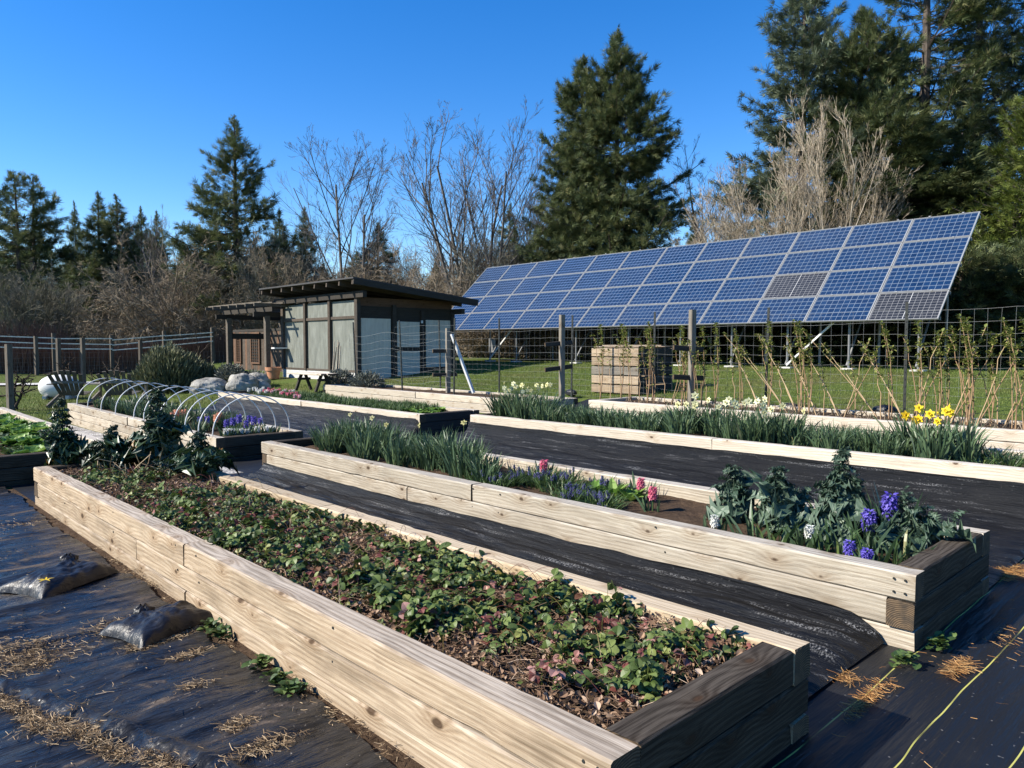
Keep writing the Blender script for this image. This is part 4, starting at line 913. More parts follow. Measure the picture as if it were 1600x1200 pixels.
def trellis_post(label, at, H, bars, rotz=0):
    root = thing('trellis_post', label, 'trellis post', at, rotz)
    part('post', timber(H, .10, .10, int(H * 1000)), [WOOD_POST, ENDG], root, (0, 0, H / 2 - .05), (0, rad(90), 0))
    for z, t in bars: part('crossbar', timber(.62, .045, .09, int(z * 999)), [WOOD_BLACK, ENDG], root, (-.078, 0, z), (rad(0), rad(t), 0) if False else (0, rad(t), 0))
    return root
y = onX(878, 11.1); trellis_post('grey wooden trellis post with two dark crossbars left of the compost bin', (11.1, y, G(11.1, y) + .25), 1.75, ((1.12, -4), (.62, -6)), rad(-20))
y = onX(1081, 11.1); trellis_post('grey wooden trellis post among raspberry canes right of the compost bin', B4.at(11.1, y), 1.72, ((1.0, 4), (.5, 3)), rad(-20))
y = onX(700, 11.2); trellis_post('pale wooden post held by a slanting white brace', B8.at(11.2, y), 1.62, ((1.02, 0), (.45, 0)), rad(-20))
a = B8.at(11.05, onX(706, 11.05), 1.42); b = B8.at(11.3, onX(740, 11.3), .04); d = Vector(b) - Vector(a)
m = timber(d.length, .05, .11, 77); o = part('brace_board', m, [WHITE, WHITE], None, (Vector(a) + Vector(b)) / 2); o.rotation_euler = d.to_track_quat('X', 'Y').to_euler()
tag(o, 'slanting white board propped against the pale post', 'board')

def wiremesh(L, H, dx, dz, r=.0021, seed=0, sag=.01):
    g = np.random.default_rng(seed); m = MB(); nx = int(L / dx); zs = np.cumsum(np.r_[0, np.linspace(dz * .7, dz * 1.25, int(H / dz))]); zs = zs[zs <= H]
    xs_ = np.linspace(0, L, nx + 1); K = nx + 1
    P = np.zeros((len(zs), K, 3)); P[:, :, 1] = xs_; P[:, :, 2] = zs[:, None] + g.normal(0, .004, (len(zs), K)) + sag * np.sin(xs_ * 2.7)[None]; P[:, :, 0] = .01 * np.sin(xs_ * 1.3 + 1)[None]
    m.tubes(P, r, 3); t = np.linspace(0, 1, 8); Q = np.zeros((K, 8, 3)); Q[:, :, 1] = xs_[:, None] + g.normal(0, .003, (K, 8)); Q[:, :, 2] = t * zs[-1] + (sag * np.sin(xs_ * 2.7))[:, None]; Q[:, :, 0] = (.01 * np.sin(xs_ * 1.3 + 1))[:, None]
    m.tubes(Q, r * .9, 3); return m
def tpost(H):
    m = MB(); m.box((0, 0, H / 2), (.012, .042, H)); m.box((.017, 0, H / 2), (.022, .010, H))
    for z in np.arange(.2, H - .1, .11): m.box((-.010, 0, z), (.008, .014, .02))
    return m
f = thing('wire_fence', 'tall wire mesh fence on dark steel posts along the edge of the lawn', 'fence', (12.15, 0, 0))
tp = tpost(1.82).mesh('steel_post', [DSTEEL, STEEL])
for k, px in enumerate((1415, 1197, 1022, 893, 780, 688)):
    y = onX(px, 12.15); part('steel_post', tp, None, f, (0, y, G(12.15, y) + .0), (rng.normal(0, .012), rng.normal(0, .015), 0))
for y in (1.78, -.4): part('steel_post', tp, None, f, (0, y, G(12.15, y)), (0, .02, 0))
part('wire_mesh', wiremesh(18.3, 1.72, .17, .15, .0015), WIRE, f, (.02, -.6, G(12.15, 5) + .08))
f = thing('wire_trellis', 'bent wire mesh trellis on leaning steel posts before the shed', 'trellis', (11.0, 0, 0))
for px, z1, lx, ly in ((556, 0, .0, .07), (628, 0, 0, .06), (709, 0, 0, -.02)):
    y = onX(px, 11.0); q = B8.at(11.0, y, -.02); part('steel_post', tp, None, f, (0, q.y, q.z), (-ly, 0, 0))
y0_, y1_ = onX(712, 11.0), onX(545, 11.0); part('wire_mesh', wiremesh(y1_ - y0_, 1.38, .21, .17, .0021, 4, .05), WIRE, f, (.02, y0_, B8.at(11, 15).z + .12))

# ---------------------------------------------------------------- compost bin
def compost(at, wy, wx, H):
    root = thing('compost_bin', 'square slatted wooden compost bin with loose lid boards on the lawn', 'compost bin', at); n = 5; h = H / n
    for c in range(n):
        z = h * (c + .5); mm = [WOOD_BRNL, WOOD_POST, WOOD_TAN][(c * 2) % 3]
        for x in (0, wx): part('side_slat', timber(wy, .035, h - .02, 40 + c), [mm, ENDG], root, (x, 0, z), (0, 0, rad(90)))
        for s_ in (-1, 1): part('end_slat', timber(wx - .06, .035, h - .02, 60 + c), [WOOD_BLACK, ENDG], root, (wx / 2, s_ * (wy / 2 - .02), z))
    for x in (.06, wx - .06):
        for s_ in (-1, 1): part('corner_post', timber(H, .07, .07, 70), [WOOD_BLACK, ENDG], root, (x, s_ * (wy / 2 - .08), H / 2), (0, rad(90), 0))
    for k in range(5): part('lid_board', timber(wy * rng.uniform(.85, 1.02), .22, .03, 80 + k), [WOOD_BRNL, ENDG], root, (.1 + k * wx / 4.6, rng.normal(0, .05), H + .02 + (k % 2) * .031), (0, 0, rad(90) + rng.normal(0, .03)))
    return root
yc = (onX(925, 13.0) + onX(998, 13.0)) / 2
compost((13.0, yc, G(13, yc) + .0), onX(925, 13.0) - onX(998, 13.0), 1.25, 1.02)
for i, (px, X_, s_) in enumerate(((1236, 12.3, 1), (1385, 12.35, 1.3), (893, 12.3, 1.1))):
    x, y = X_, onX(px, X_); m = MB(); U, V_ = np.meshgrid(np.linspace(0, math.pi, 9), np.linspace(0, 2 * math.pi, 13), indexing='ij')
    rr = 1 + .3 * vnoise(U * 2, V_ * 2, i, 3); m.grid(np.stack([.08 * rr * np.sin(U) * np.cos(V_), .16 * rr * np.sin(U) * np.sin(V_), .07 + .07 * rr * np.cos(U)], -1) * s_)
    single('sandbag', m, BAG, ['small black bag holding down the fence, behind the cream daffodils', 'long black bag by the fence post right of the solar panels middle', 'round black bag at the foot of the dark crossbar post'][i], 'sandbag', None, (x, y, G(x, y)), smooth=True)

# ================================================================ SOLAR ARRAY
def cellmat(name, lo, hi, line, half=False, vnx=10, vny=6):
    M = Mat(name); c = M.co(); sp = M.n('ShaderNodeSeparateXYZ', {0: c})
    u = M.math('MULTIPLY', M.math('ADD', sp.outputs[0], .735), vnx / 1.47); v = M.math('MULTIPLY', M.math('ADD', sp.outputs[1], .47), vny / .94)
    def edge(t, wd): return M.math('GREATER_THAN', M.math('ABSOLUTE', M.math('SUBTRACT', M.math('FRACT', t), .5)), .5 - wd)
    g = M.math('MAXIMUM', edge(u, .034), edge(v, .045))
    bus = M.math('MAXIMUM', edge(M.math('ADD', M.math('MULTIPLY', v, 2), .5), .012), 0)
    ci = M.n('ShaderNodeCombineXYZ', {0: M.math('FLOOR', u), 1: M.math('FLOOR', v), 2: M.math('MULTIPLY', M.rnd(), 50)}).outputs[0]
    wn_ = M.n('ShaderNodeTexWhiteNoise', {'Vector': ci}, noise_dimensions='3D').outputs[0]
    pc = M.n('ShaderNodeTexVoronoi', {'Vector': c, 'Scale': 45.0}).outputs['Color']
    col = M.mix(M.math('ADD', M.math('MULTIPLY', wn_, .6), M.math('MULTIPLY', M.n('ShaderNodeSeparateColor', {0: pc}).outputs[0], .4)), lo, hi)
    col = M.mix(M.math('MULTIPLY', bus, .35), col, line); col = M.mix(g, col, line)
    if half: col = M.mix(M.math('LESS_THAN', M.math('ABSOLUTE', sp.outputs[0]), .006), col, (.45, .45, .44))
    du = M.ramp(M.noise(M.mapv(M.pos(), (.25, .25, .5)), 1.0, 4, .6), [(.4, 0), (.75, .07)]); col = M.mix(du, col, (.16, .17, .18))
    return M.bsdf(col, M.math('MULTIPLY_ADD', du, 1.2, .16), None, .5)
CELL = cellmat('blue_solar_cells', (.0042, .0155, .047), (.008, .028, .076), (.14, .175, .225)); CELLD = cellmat('grey_solar_cells', (.012, .013, .016), (.028, .029, .032), (.20, .20, .20), True, 12, 10)
PW, PH = 1.555, 1.018; PYN, PXB, PZB = 5.5, 18.46, 2.19
tilt = math.atan2(.499, .538)
arr = thing('solar_array', 'long tilted array of blue solar panels on a white steel frame', 'solar array', (PXB, PYN, PZB))
sx, sz = math.cos(tilt), math.sin(tilt)
pm_ = MB(); pm_.box((0, 0, 0), (1.50, .962, .018)); pmesh = pm_.mesh('solar_panel', CELL); pm2 = MB(); pm2.box((0, 0, 0), (1.50, .962, .018)); pmesh2 = pm2.mesh('solar_panel', CELLD)
fm = MB()
for s_ in (-1, 1):
    fm.box((0, s_ * (PH / 2 - .020), .002), (PW - .012, .018, .04)); fm.box((s_ * (PW / 2 - .020), 0, .002), (.022, PH - .06, .04))
    fm.box((s_ * PW * .25, PH / 2 - .004, .03), (.05, .035, .02))
fmesh = fm.mesh('frame', ALU)
prot = Euler((0, 0, 0)).to_matrix()
M3 = Matrix(((0, sx, -sz), (1, 0, 0), (0, sz, sx)))       # local x along the array, local y up the slope
M3 = Matrix(((0, sx, -sz), (1, 0, 0), (0, sz, sx)))
M3 = Matrix(((0, sx, -sz), (-1, 0, 0), (0, sz, sx))); eul = M3.to_euler()
for r_ in range(4):
    for c in range(12):
        s_ = (r_ + .5) * (PH + .0); dark = (r_, c) in ((0, 0), (1, 2))
        p = part('solar_panel', pmesh2 if dark else pmesh, None, arr, (sx * s_, (c + .5) * PW, sz * s_), eul, label='darker grey panel with a pale line down its middle' if dark else None)
        part('frame', fmesh, None, p)
for r_ in (.12, 1, 2, 3, 3.88):
    m = MB(); m.bar((0, .0, 0), (0, 12 * PW, 0), .05, .08); part('rail', m, STEEL, arr, (sx * r_ * PH + sz * .075, 0, sz * r_ * PH - sx * .075))
for i, px in enumerate((1435, 1326, 1230, 1143, 1063, 982, 807, 900, 766)):
    X_ = PXB + .40; y = onX(px, X_) - PYN; zt = .40 * sz / sx - .12; zb = G(X_, y + PYN) - PZB
    m = MB(); m.tube([(.40, y, zb), (.40, y, zt)], .032, 10); part('front_post', m, STEEL, arr)
    X2 = 2.35; zt2 = X2 * sz / sx - .15; m = MB(); m.tube([(X2, y, G(PXB + X2, y + PYN) - PZB), (X2, y, zt2)], .036, 10); part('rear_post', m, STEEL, arr)
    m = MB(); m.bar((.42, y + .06, zb + .10), (X2 - .05, y + .06, zt2 - .6), .035, .035); part('brace', m, STEEL, arr)
    m = MB(); m.bar((.15, y, .15 * sz / sx - .13), (2.7, y, 2.7 * sz / sx - .13), .06, .09); part('rafter', m, STEEL, arr)
    if i in (2, 8):
        m = MB(); m.bar((.36, y, zb + .08), (.36, y - 1.45, zt - .05), .045, .045); part('brace', m, WHITE, arr)
    m = MB(); m.box((.4, y, zb + .01), (.3, .3, .04)); part('footing', m, CONC, arr)
m = MB(); m.box((0, 0, .55), (.22, .42, .55)); single('meter_box', m, STEEL, 'small grey meter box under the far end of the solar panels', 'meter box', None, (21.0, onX(772, 21), G(21, 21) + .0))
# ================================================================ SHED
def facemat(name, a, b, streak=1.0):
    M = Mat(name); p = M.co(); n1 = M.noise(M.mapv(p, (3, 3, .9)), 1.6, 7, .7, .8); n2 = M.noise(M.mapv(p, (14, 14, 1)), 1.5, 4)
    col = M.mix(M.ramp(M.math('ADD', M.math('MULTIPLY', n1, .7), M.math('MULTIPLY', n2, .3)), [(.35, 0), (.66, 1)]), a, b)
    scr = M.ramp(M.noise(M.mapv(p, (5, 5, 3), (0, 0, 0), (.5, .4, 0)), 3, 3, .5, 2.5), [(.70, 0), (.74, 1)])
    return M.bsdf(M.mix(M.math('MULTIPLY', scr, .35), col, (.5, .52, .5)), .55, M.bump(n1, .15, .01), .3)
SHEDP = facemat('weathered_grey_panel', (.095, .10, .082), (.205, .212, .182)); SHEDW = facemat('pale_panel', (.45, .42, .345), (.61, .57, .47))
sx0, sx1, sy0, sy1 = 12.5, 16.4, 20.2, 25.35
zb = .42
shed = thing('garden_shed', 'dark timber garden shed with grey green panels and a sloping roof', 'shed', (sx0, sy0, zb))
LW, LD = sy1 - sy0, sx1 - sx0
HF = 2.72; HB = 2.35      # wall heights front, back
def sp(name, c, d, mat, tm=None):
    m = MB(); m.box((0, 0, 0), d); return part(name, m, mat, shed, c)
# front wall (towards -X): posts, rails, panels
sp('plinth', (.09, LW / 2, .16), (.16, LW - .02, .34), CONC)
for k in range(4):
    y = .07 + k * (LW - .14) / 3
    sp('post', (.03, y, .34 + (HF - .34) / 2), (.13, .13 + .03 * (k in (0, 3)), HF - .34), WOOD_BRN)
by = (LW - .14) / 3
for k in range(3):
    yc_ = .07 + (k + .5) * by
    sp('wall_panel', (.07, yc_, .36 + .86), (.03, by - .11, 1.70), SHEDP); sp('wall_panel', (.07, yc_, 2.08 + .27), (.03, by - .11, .54), SHEDP)
    sp('rail', (.045, yc_, 2.08), (.09, by - .13, .09), WOOD_BRN); sp('rail', (.045, yc_, .36), (.09, by - .13, .07), WOOD_BRN)
sp('beam', (-.02, LW / 2, HF + .06), (.14, LW + .9, .20), WOOD_BLACK)
# side wall (towards -Y): dark frame, three pale panels, door
sp('wall', (LD / 2 + .05, .10, 1.22), (LD - .12, .05, 2.44), WOOD_BLACK)
sp('wall', (LD / 2 + .05, LW - .1, 1.22), (LD - .12, .05, 2.44), WOOD_BLACK); sp('wall', (LD - .06, LW / 2, 1.15), (.06, LW - .3, 2.3), WOOD_BLACK)
sp('roof_gable', (LD / 2 + .05, .115, 2.54), (LD - .2, .03, .34), WOOD_RED)
def sx_at(px): return (lambda Y_: Y_ / math.tan(rad(CAM_ANG) - math.atan((px - 800) / 1155)))(sy0) - sx0
for (pa, pb, za, zb_) in ((566, 612, .12, 2.05), (667, 705, .45, 2.05)):
    a, b = sx_at(pa), sx_at(pb); sp('wall_panel', ((a + b) / 2, .055, (za + zb_) / 2), (b - a, .03, zb_ - za), SHEDW)
a, b = sx_at(621), sx_at(656)
d = sp('door', ((a + b) / 2, .05, 1.02), (b - a + .16, .05, 2.0), WOOD_BLACK)
m = MB(); m.box((0, -.04, .53), (b - a, .03, .84)); part('door_panel', m, SHEDW, d); m = MB(); m.box((0, -.04, -.45), (b - a, .03, .86)); part('door_panel', m, facemat('lower_door_panel', (.40, .40, .33), (.52, .52, .44)), d)
m = MB(); m.box((b - a - .42, -.06, .1), (.03, .06, .12)); part('handle', m, DSTEEL, d)
for px in (561, 617, 661, 708): sp('post', (sx_at(px), .03, 1.25), (.13, .10, 2.5 - .3 * (px > 650)), WOOD_BLACK)
sp('light_switch', (sx_at(659), -.03, 1.98), (.07, .03, .09), WHITE)
# roof: sloping from the front down to the back, with rafter tails
ang = math.atan2(3.17 - 3.65, 16.9 - 11.96); rl = math.hypot(4.94, .48)
xm, zm = (11.96 + 16.95) / 2 - sx0, (3.65 + 3.17) / 2 - zb
m = MB(); m.box((0, 0, 0), (rl + .06, LW + 1.3, .05)); part('roof', m, ROOF, shed, (xm, LW / 2, zm), (0, -ang, 0))
for s_ in (-1, 1):
    m = MB(); m.box((0, 0, 0), (rl + .02, .05, .17)); part('fascia', m, WOOD_BLACK, shed, (xm, LW / 2 + s_ * (LW / 2 + .62), zm - .10), (0, -ang, 0))
for k in range(9):
    y = -.52 + k * (LW + 1.04) / 8; m = MB(); m.box((0, 0, 0), (rl - .02, .07, .15)); part('rafter', m, WOOD_BRN, shed, (xm, y, zm - .11), (0, -ang, 0))
sp('beam', (LD + .02, LW / 2, 2.36), (.14, LW + .9, .18), WOOD_BLACK)

# ---------------------------------------------------------------- pergola with gate wall beside the shed
px0, py0 = 12.0, 25.5; pz = G(12, 27)
per = thing('pergola', 'dark timber pergola with open rafters joined to the shed', 'pergola', (px0, py0, pz))
th = rad(0)
Lx, Ly = 2.2, 3.35
def pp(name, a, b, wd, ht, mat): m = MB(); m.bar(a, b, wd, ht); return part(name, m, mat, per)
for (x, y) in ((0, 0), (0, Ly), (Lx, 0), (Lx, Ly)): pp('post', (x, y, 0), (x, y, 2.25), .17, .17, WOOD_POSTD)
for y in (0, Ly): pp('beam', (-.5, y, 2.30), (Lx + .5, y, 2.30), .09, .18, WOOD_BLACK)
for x in (0, Lx): pp('beam', (x, -.5, 2.48), (x, Ly + .5, 2.48), .07, .16, WOOD_BLACK)
for k in range(7): pp('rafter', (-.7, -.5 + k * (Ly + 1) / 6, 2.62), (Lx + .7, -.5 + k * (Ly + 1) / 6, 2.62), .06, .11, WOOD_POSTD)
for k in range(9): pp('slat', (-.5 + k * (Lx + 1) / 8, -.7, 2.70), (-.5 + k * (Lx + 1) / 8, Ly + .7, 2.70), .05, .05, WOOD_POSTD)
pp('beam', (0, Ly, 1.55), (Lx, Ly, 1.55), .07, .22, WOOD_BLACK)
gw = thing('board_wall', 'red brown board wall with a lattice gate behind the pergola', 'wall', (13.6, 27.0, pz), rad(90))
n = 26
for k in range(n):
    m = MB(); m.box((0, 0, 0), (.19, .03, 1.75 + .01 * (k % 3))); part('board', m, WOOD_RED if k % 3 == 1 else WOOD_BRN, gw, (.1 + k * .2, 0, .88))
m = MB(); m.box((0, 0, .0), (5.2, .06, .10)); part('cap_rail', m, WOOD_BLACK, gw, (2.6, 0, 1.82))
for xg, wg, h0, h1 in ((2.9, .80, .45, 1.70), (4.55, .45, .45, 1.5)):
    m = MB()
    for s_ in (-1, 1): m.box((s_ * wg / 2, 0, 0), (.07, .05, h1 - h0)); m.box((0, 0, s_ * (h1 - h0) / 2), (wg + .07, .045, .07))
    w_ = part('window', m, WOOD_RED, gw, (xg, .06, (h0 + h1) / 2))
    m = MB(); m.box((0, -.02, 0), (wg - .07, .01, h1 - h0 - .07)); part('opening', m, DSTEEL, w_)
    m = MB()
    for q in range(3): m.box((-wg / 2 + (q + 1) * wg / 4, 0, 0), (.02, .02, h1 - h0 - .07))
    for q in range(9): m.box((0, -.006, -(h1 - h0) / 2 + (q + 1) * (h1 - h0) / 10), (wg - .07, .02, .018))
    part('lattice', m, WOOD_RED, w_)
m = MB(); m.lathe([(0, 0), (.17, 0), (.19, .02), (.245, .30), (.275, .30), (.285, .42), (.265, .42), (.25, .33), (.2, .30), (0, .30)], n=28)
x, y = pd(427, 26.3); single('flower_pot', m, TERRA, 'terracotta flower pot at the corner of the shed', 'flower pot', None, (x, y, G(x, y)), smooth=False)
x, y = pd(437, 26.6); m = MB(); m.box((0, 0, 0), (.5, .25, .05)); single('wall_shelf', m, WHITE, 'small white shelf on the shed corner above the flower pot', 'shelf', None, (x, y, G(x, y) + 1.05))
# rough table in front of the shed
x, y = pd(487, 21.2); tb = thing('rustic_table', 'low rustic table of pale planks on dark trestle legs before the shed', 'table', (x, y, .34), rad(90 + 0))
for k in range(3): part('top_plank', timber(2.0 + .1 * (k % 2), .17, .05, 210 + k), [WOOD_PALE, ENDG], tb, (0, -.18 + k * .18, .46))
for s_ in (-.65, .5):
    for t in (-1, 1): m = MB(); m.bar((s_, t * .24, -.03), (s_, t * .06, .435), .07, .07); part('leg', m, WOOD_BLACK, tb)
    m = MB(); m.bar((s_ - .04, -.2, .3), (s_ - .04, .2, .3), .04, .07); part('stretcher', m, WOOD_BLACK, tb)
x, y = pd(522, 21.5); bx_, by_ = pd(524, 22.3)
m = MB()
for k in range(9): 
    a = rng.uniform(-.28, .28); m2 = MB(); m2.tube([(rng.normal(0, .08), rng.normal(0, .08), 0), (a * .6 + rng.normal(0, .05), a + rng.normal(0, .1), rng.uniform(1.0, 1.55))], [.020, .014], 6)
    tag(part('pole', m2, [WOOD_PALE, WOOD_POST][k % 2], None, (bx_, by_, G(bx_, by_) + .05)), 'thin weathered pole leaning with others before the shed corner', 'pole', 'poles leaning before the shed')
def bush(name, label, loc, rx_, ry_, H, n, mat, twigm, leaf=.06, seed=0, cat='shrub', tpl=None, spiky=0):
    r = np.random.default_rng(seed); root = thing(name, label, cat, loc); st = MB(); lv = MB(); ns = 50
    a = r.uniform(0, 6.28, ns); D = np.stack([np.cos(a) * r.uniform(.1, 1, ns), np.sin(a) * r.uniform(.1, 1, ns), r.uniform(.5, 1.2, ns)], -1)
    tips = unit(D) * np.stack([np.full(ns, rx_), np.full(ns, ry_), np.full(ns, H)], -1) * r.uniform(.7, 1.0, ns)[:, None]
    st.tubes(np.stack([tips * 0, tips * .5 + r.normal(0, .03, (ns, 3)), tips], 1), np.array([.014, .008, .003])[None], 4, 0, r.uniform(0, 1, ns))
    k = n; P = unit(r.normal(0, 1, (k, 3))); P[:, 2] = np.abs(P[:, 2]); q = r.uniform(.45, 1.0, k) ** .5
    cl = 1 + .28 * vnoise(np.arctan2(P[:, 1], P[:, 0]) * 2.2, P[:, 2] * 4, seed, 3)
    C = P * np.array([rx_, ry_, H]) * (q * cl)[:, None]; C[:, 2] = np.maximum(C[:, 2], .02)
    Dl = P + r.normal(0, .5, (k, 3)) + [0, 0, .5 + spiky]
    lv.scatter(tpl or leaf_tpl([.04, .14, .14, .02], 2, .2, .1), rots(Dl, r.uniform(-1.5, 1.5, k)), C, leaf * r.uniform(.6, 1.4, k), 0, np.clip(r.beta(2, 2, k) * (.55 + .5 * q), 0, 1))
    part('stems', st, twigm, root); part('foliage', lv, mat, root); return root
x, y = pd(262, 24.0); bush('rosemary_bush', 'large wispy grey green rosemary bush behind the hoops', (x, y, G(x, y)), 1.05, 1.0, 1.35, 9000, ROSE, TWIG, .20, 1, 'bush', leaf_tpl([.03, .07, .06, .01], 2, .2, .1), 1.3)
x, y = pd(305, 24.6); bush('rosemary_bush', 'smaller spreading rosemary bush beside the pergola post', (x, y, G(x, y)), .95, .8, .8, 5000, ROSE, TWIG, .18, 2, 'bush', leaf_tpl([.03, .07, .06, .01], 2, .2, .1), 1.2)
x, y = pd(362, 24.2); bush('lavender_bush', 'rounded grey lavender bush above the boulders', (x, y, G(x, y) + .25), .5, .5, .55, 2200, SAGE, TWIG, .09, 3, 'bush')
x, y = pd(395, 24.4); bush('lavender_bush', 'flat low grey lavender bush in front of the board wall', (x, y, G(x, y) + .2), .5, .4, .35, 1400, SAGE, TWIG, .08, 4, 'bush')
q = B8.at(11.1, onX(532, 11.1)); bush('lavender_bush', 'grey lavender at the far end of the trellis bed, left of two', q, .45, .45, .42, 1600, SAGE, TWIG, .08, 5, 'bush')
q = B8.at(11.1, onX(574, 11.1)); bush('lavender_bush', 'grey lavender in the trellis bed, right of two', q, .42, .5, .40, 1600, SAGE, TWIG, .08, 6, 'bush')
def rockmat():
    M = Mat('grey_boulder'); p = M.co(); n1 = M.noise(p, 3, 8, .7); return M.bsdf(M.ramp(n1, [(.3, (.09, .085, .075)), (.5, (.26, .25, .225)), (.7, (.44, .42, .37))]), .9, M.bump(n1, .8, .06), .15)
ROCK = rockmat()
for i, (px, d, a, b, h, lab) in enumerate(((325, 23.4, .58, .44, .34, 'flattish grey boulder, left of three'), (378, 23.6, .52, .46, .38, 'rounded pale boulder, middle of three'), (402, 24.1, .45, .4, .36, 'dark small boulder, right of three'))):
    x, y = pd(px, d); U, V_ = np.meshgrid(np.linspace(0, math.pi, 30), np.linspace(0, 2 * math.pi, 48), indexing='ij')
    rr = 1 + .38 * vnoise(np.sin(U) * np.cos(V_) * 1.3 + 4, np.cos(U) * 1.3 + np.sin(U) * np.sin(V_), 60 + i, 4)
    m = MB(); m.grid(np.stack([a * rr * np.sin(U) * np.cos(V_), b * rr * np.sin(U) * np.sin(V_), h * rr * np.cos(U) + h * .35], -1)); single('boulder', m, ROCK, lab + ' near the shed', 'boulder', None, (x, y, G(x, y)), rad(-43), smooth=False)

# ---------------------------------------------------------------- garden bench, white tank, vines and fence on the left
x, y = pd(152, 20.0); bench = thing('garden_bench', 'weathered grey double garden seat with two fan shaped slatted backs', 'garden bench', (x, y, G(x, y)), rad(CAM_ANG - 90 + 185))
for cxx in (-.62, .62):
    for k in range(6):
        t = (k - 2.5) / 2.5; m = MB(); m.bar((cxx + t * .26, .12, .30), (cxx + t * .40, .48, .98 - .10 * t * t), .095, .022, up=(0, -1, .4)); part('back_slat', m, WOOD_POSTD, bench)
    m = MB(); m.bar((cxx - .4, .34, .66), (cxx + .4, .34, .66), .05, .07); part('back_rail', m, WOOD_POST, bench)
    for k in range(5): m = MB(); m.box((cxx, -.42 + k * .12, .36 - k * .014), (.62, .10, .022)); part('seat_slat', m, WOOD_POST, bench)
for cxx in (-1.1, -.12, .12, 1.1):
    m = MB(); m.box((cxx, -.40, .29), (.05, .10, .58)); part('leg', m, WOOD_POST, bench); m = MB(); m.bar((cxx, .45, 0), (cxx, -.38, .34), .04, .11); part('leg', m, WOOD_POST, bench)
for cxx in (-1.1, 0, 1.1): m = MB(); m.box((cxx, -.10, .60), (.15 if cxx else .42, .78, .025)); part('armrest', m, WOOD_POST, bench)
x, y = pd(92, 21.8); m = MB(); U, V_ = np.meshgrid(np.linspace(0, math.pi, 26), np.linspace(0, 2 * math.pi, 40), indexing='ij')
m.grid(np.stack([.54 * np.cos(U), .37 * np.sin(U) ** .75 * np.cos(V_), .34 + .36 * np.sin(U) ** .75 * np.sin(V_)], -1)); tk = thing('gas_tank', 'white rounded gas tank on the grass behind the garden seat', 'gas tank', (x, y, G(x, y)), rad(-30)); part('body', m, WHITE, tk, smooth=True)
for s_ in (-.3, .3): m = MB(); m.box((s_, 0, .04), (.10, .7, .10)); part('foot', m, CONC, tk)
CREAM = plain('cream_rail', (.78, .70, .58), .6)
rf = thing('rail_fence', 'old rail fence with white rails and wire mesh before the brown thicket', 'fence', (0, 38, 0)); fy = 38.0
fxs = [x for x in np.arange(-1.5, 15.6, 2.35)]
for i, x in enumerate(fxs):
    z = G(x, fy); part('post', timber(1.85, .15, .15, 300 + i), [WOOD_POSTD, ENDG], rf, (x, 0, z + .9), (0, rad(90), 0))
for zz in (1.60, 1.36, 1.12):
    for i in range(len(fxs) - 1):
        a, b = fxs[i], fxs[i + 1]; m = MB(); m.bar((a, -.10, G(a, fy) + zz + rng.normal(0, .015)), (b - .01, -.10, G(b, fy) + zz + rng.normal(0, .02)), .04, .045); part('rail', m, CREAM, rf)
m = wiremesh(17.0, 1.05, .2, .18, .003, 9); me = m.mesh('wire_mesh', WIRE); part('wire_mesh', me, None, rf, (15.5, -.02, G(7, 38) + .05), (0, 0, rad(90)))
for px, d, H, lab in ((14, 18.3, 1.72, 'grey wooden post at the left edge, nearest the lettuce bed'), (92, 27, 1.68, 'dark vine post, left of two behind the white tank'), (130, 27.2, 1.72, 'dark vine post, right of two behind the garden seat'), (57, 32, 1.7, 'thin grey post far behind the gnarled vine'), (220, 31, 1.62, 'grey post rising behind the rosemary bush')):
    x, y = pd(px, d); o = part('vine_post', timber(H, .13, .13, int(px)), [WOOD_POSTD, ENDG], None, (x, y, G(x, y) + H / 2 - .03), (0, rad(90), rad(20))); tag(o, lab, 'post')
for px, d, n, sc, lab in ((24, 18.9, 9, 1.0, 'gnarled bare grape vine beside the leftmost post'), (100, 27, 7, 1.0, 'gnarled bare vine on the dark posts'), (180, 27, 7, 1.1, 'bare vine with a long slanting arm behind the garden seat'), (320, 27.2, 6, 1.9, 'bare vine climbing the pergola post')):
    x, y = pd(px, d); r0 = rng.normal(0, .05, (2, 3)); g = grow(np.zeros((2, 3)) + r0 * [1, 1, 0], np.array([[.1, -.1, 1], [-.3, .3, 1.]]), np.full(2, .9 * sc), np.full(2, .045), [(n, .75, .6, 1.0, .35), (3, .5, .45, .8, .3)], .03, 6, .28)
    m = MB()
    for P, R in g: P[:, :, 2] = np.clip(P[:, :, 2], .0, 2.6); m.tubes(P, R, 5)
    single('grape_vine', m, VINE, lab, 'vine', None, (x, y, G(x, y) - .02), smooth=True)
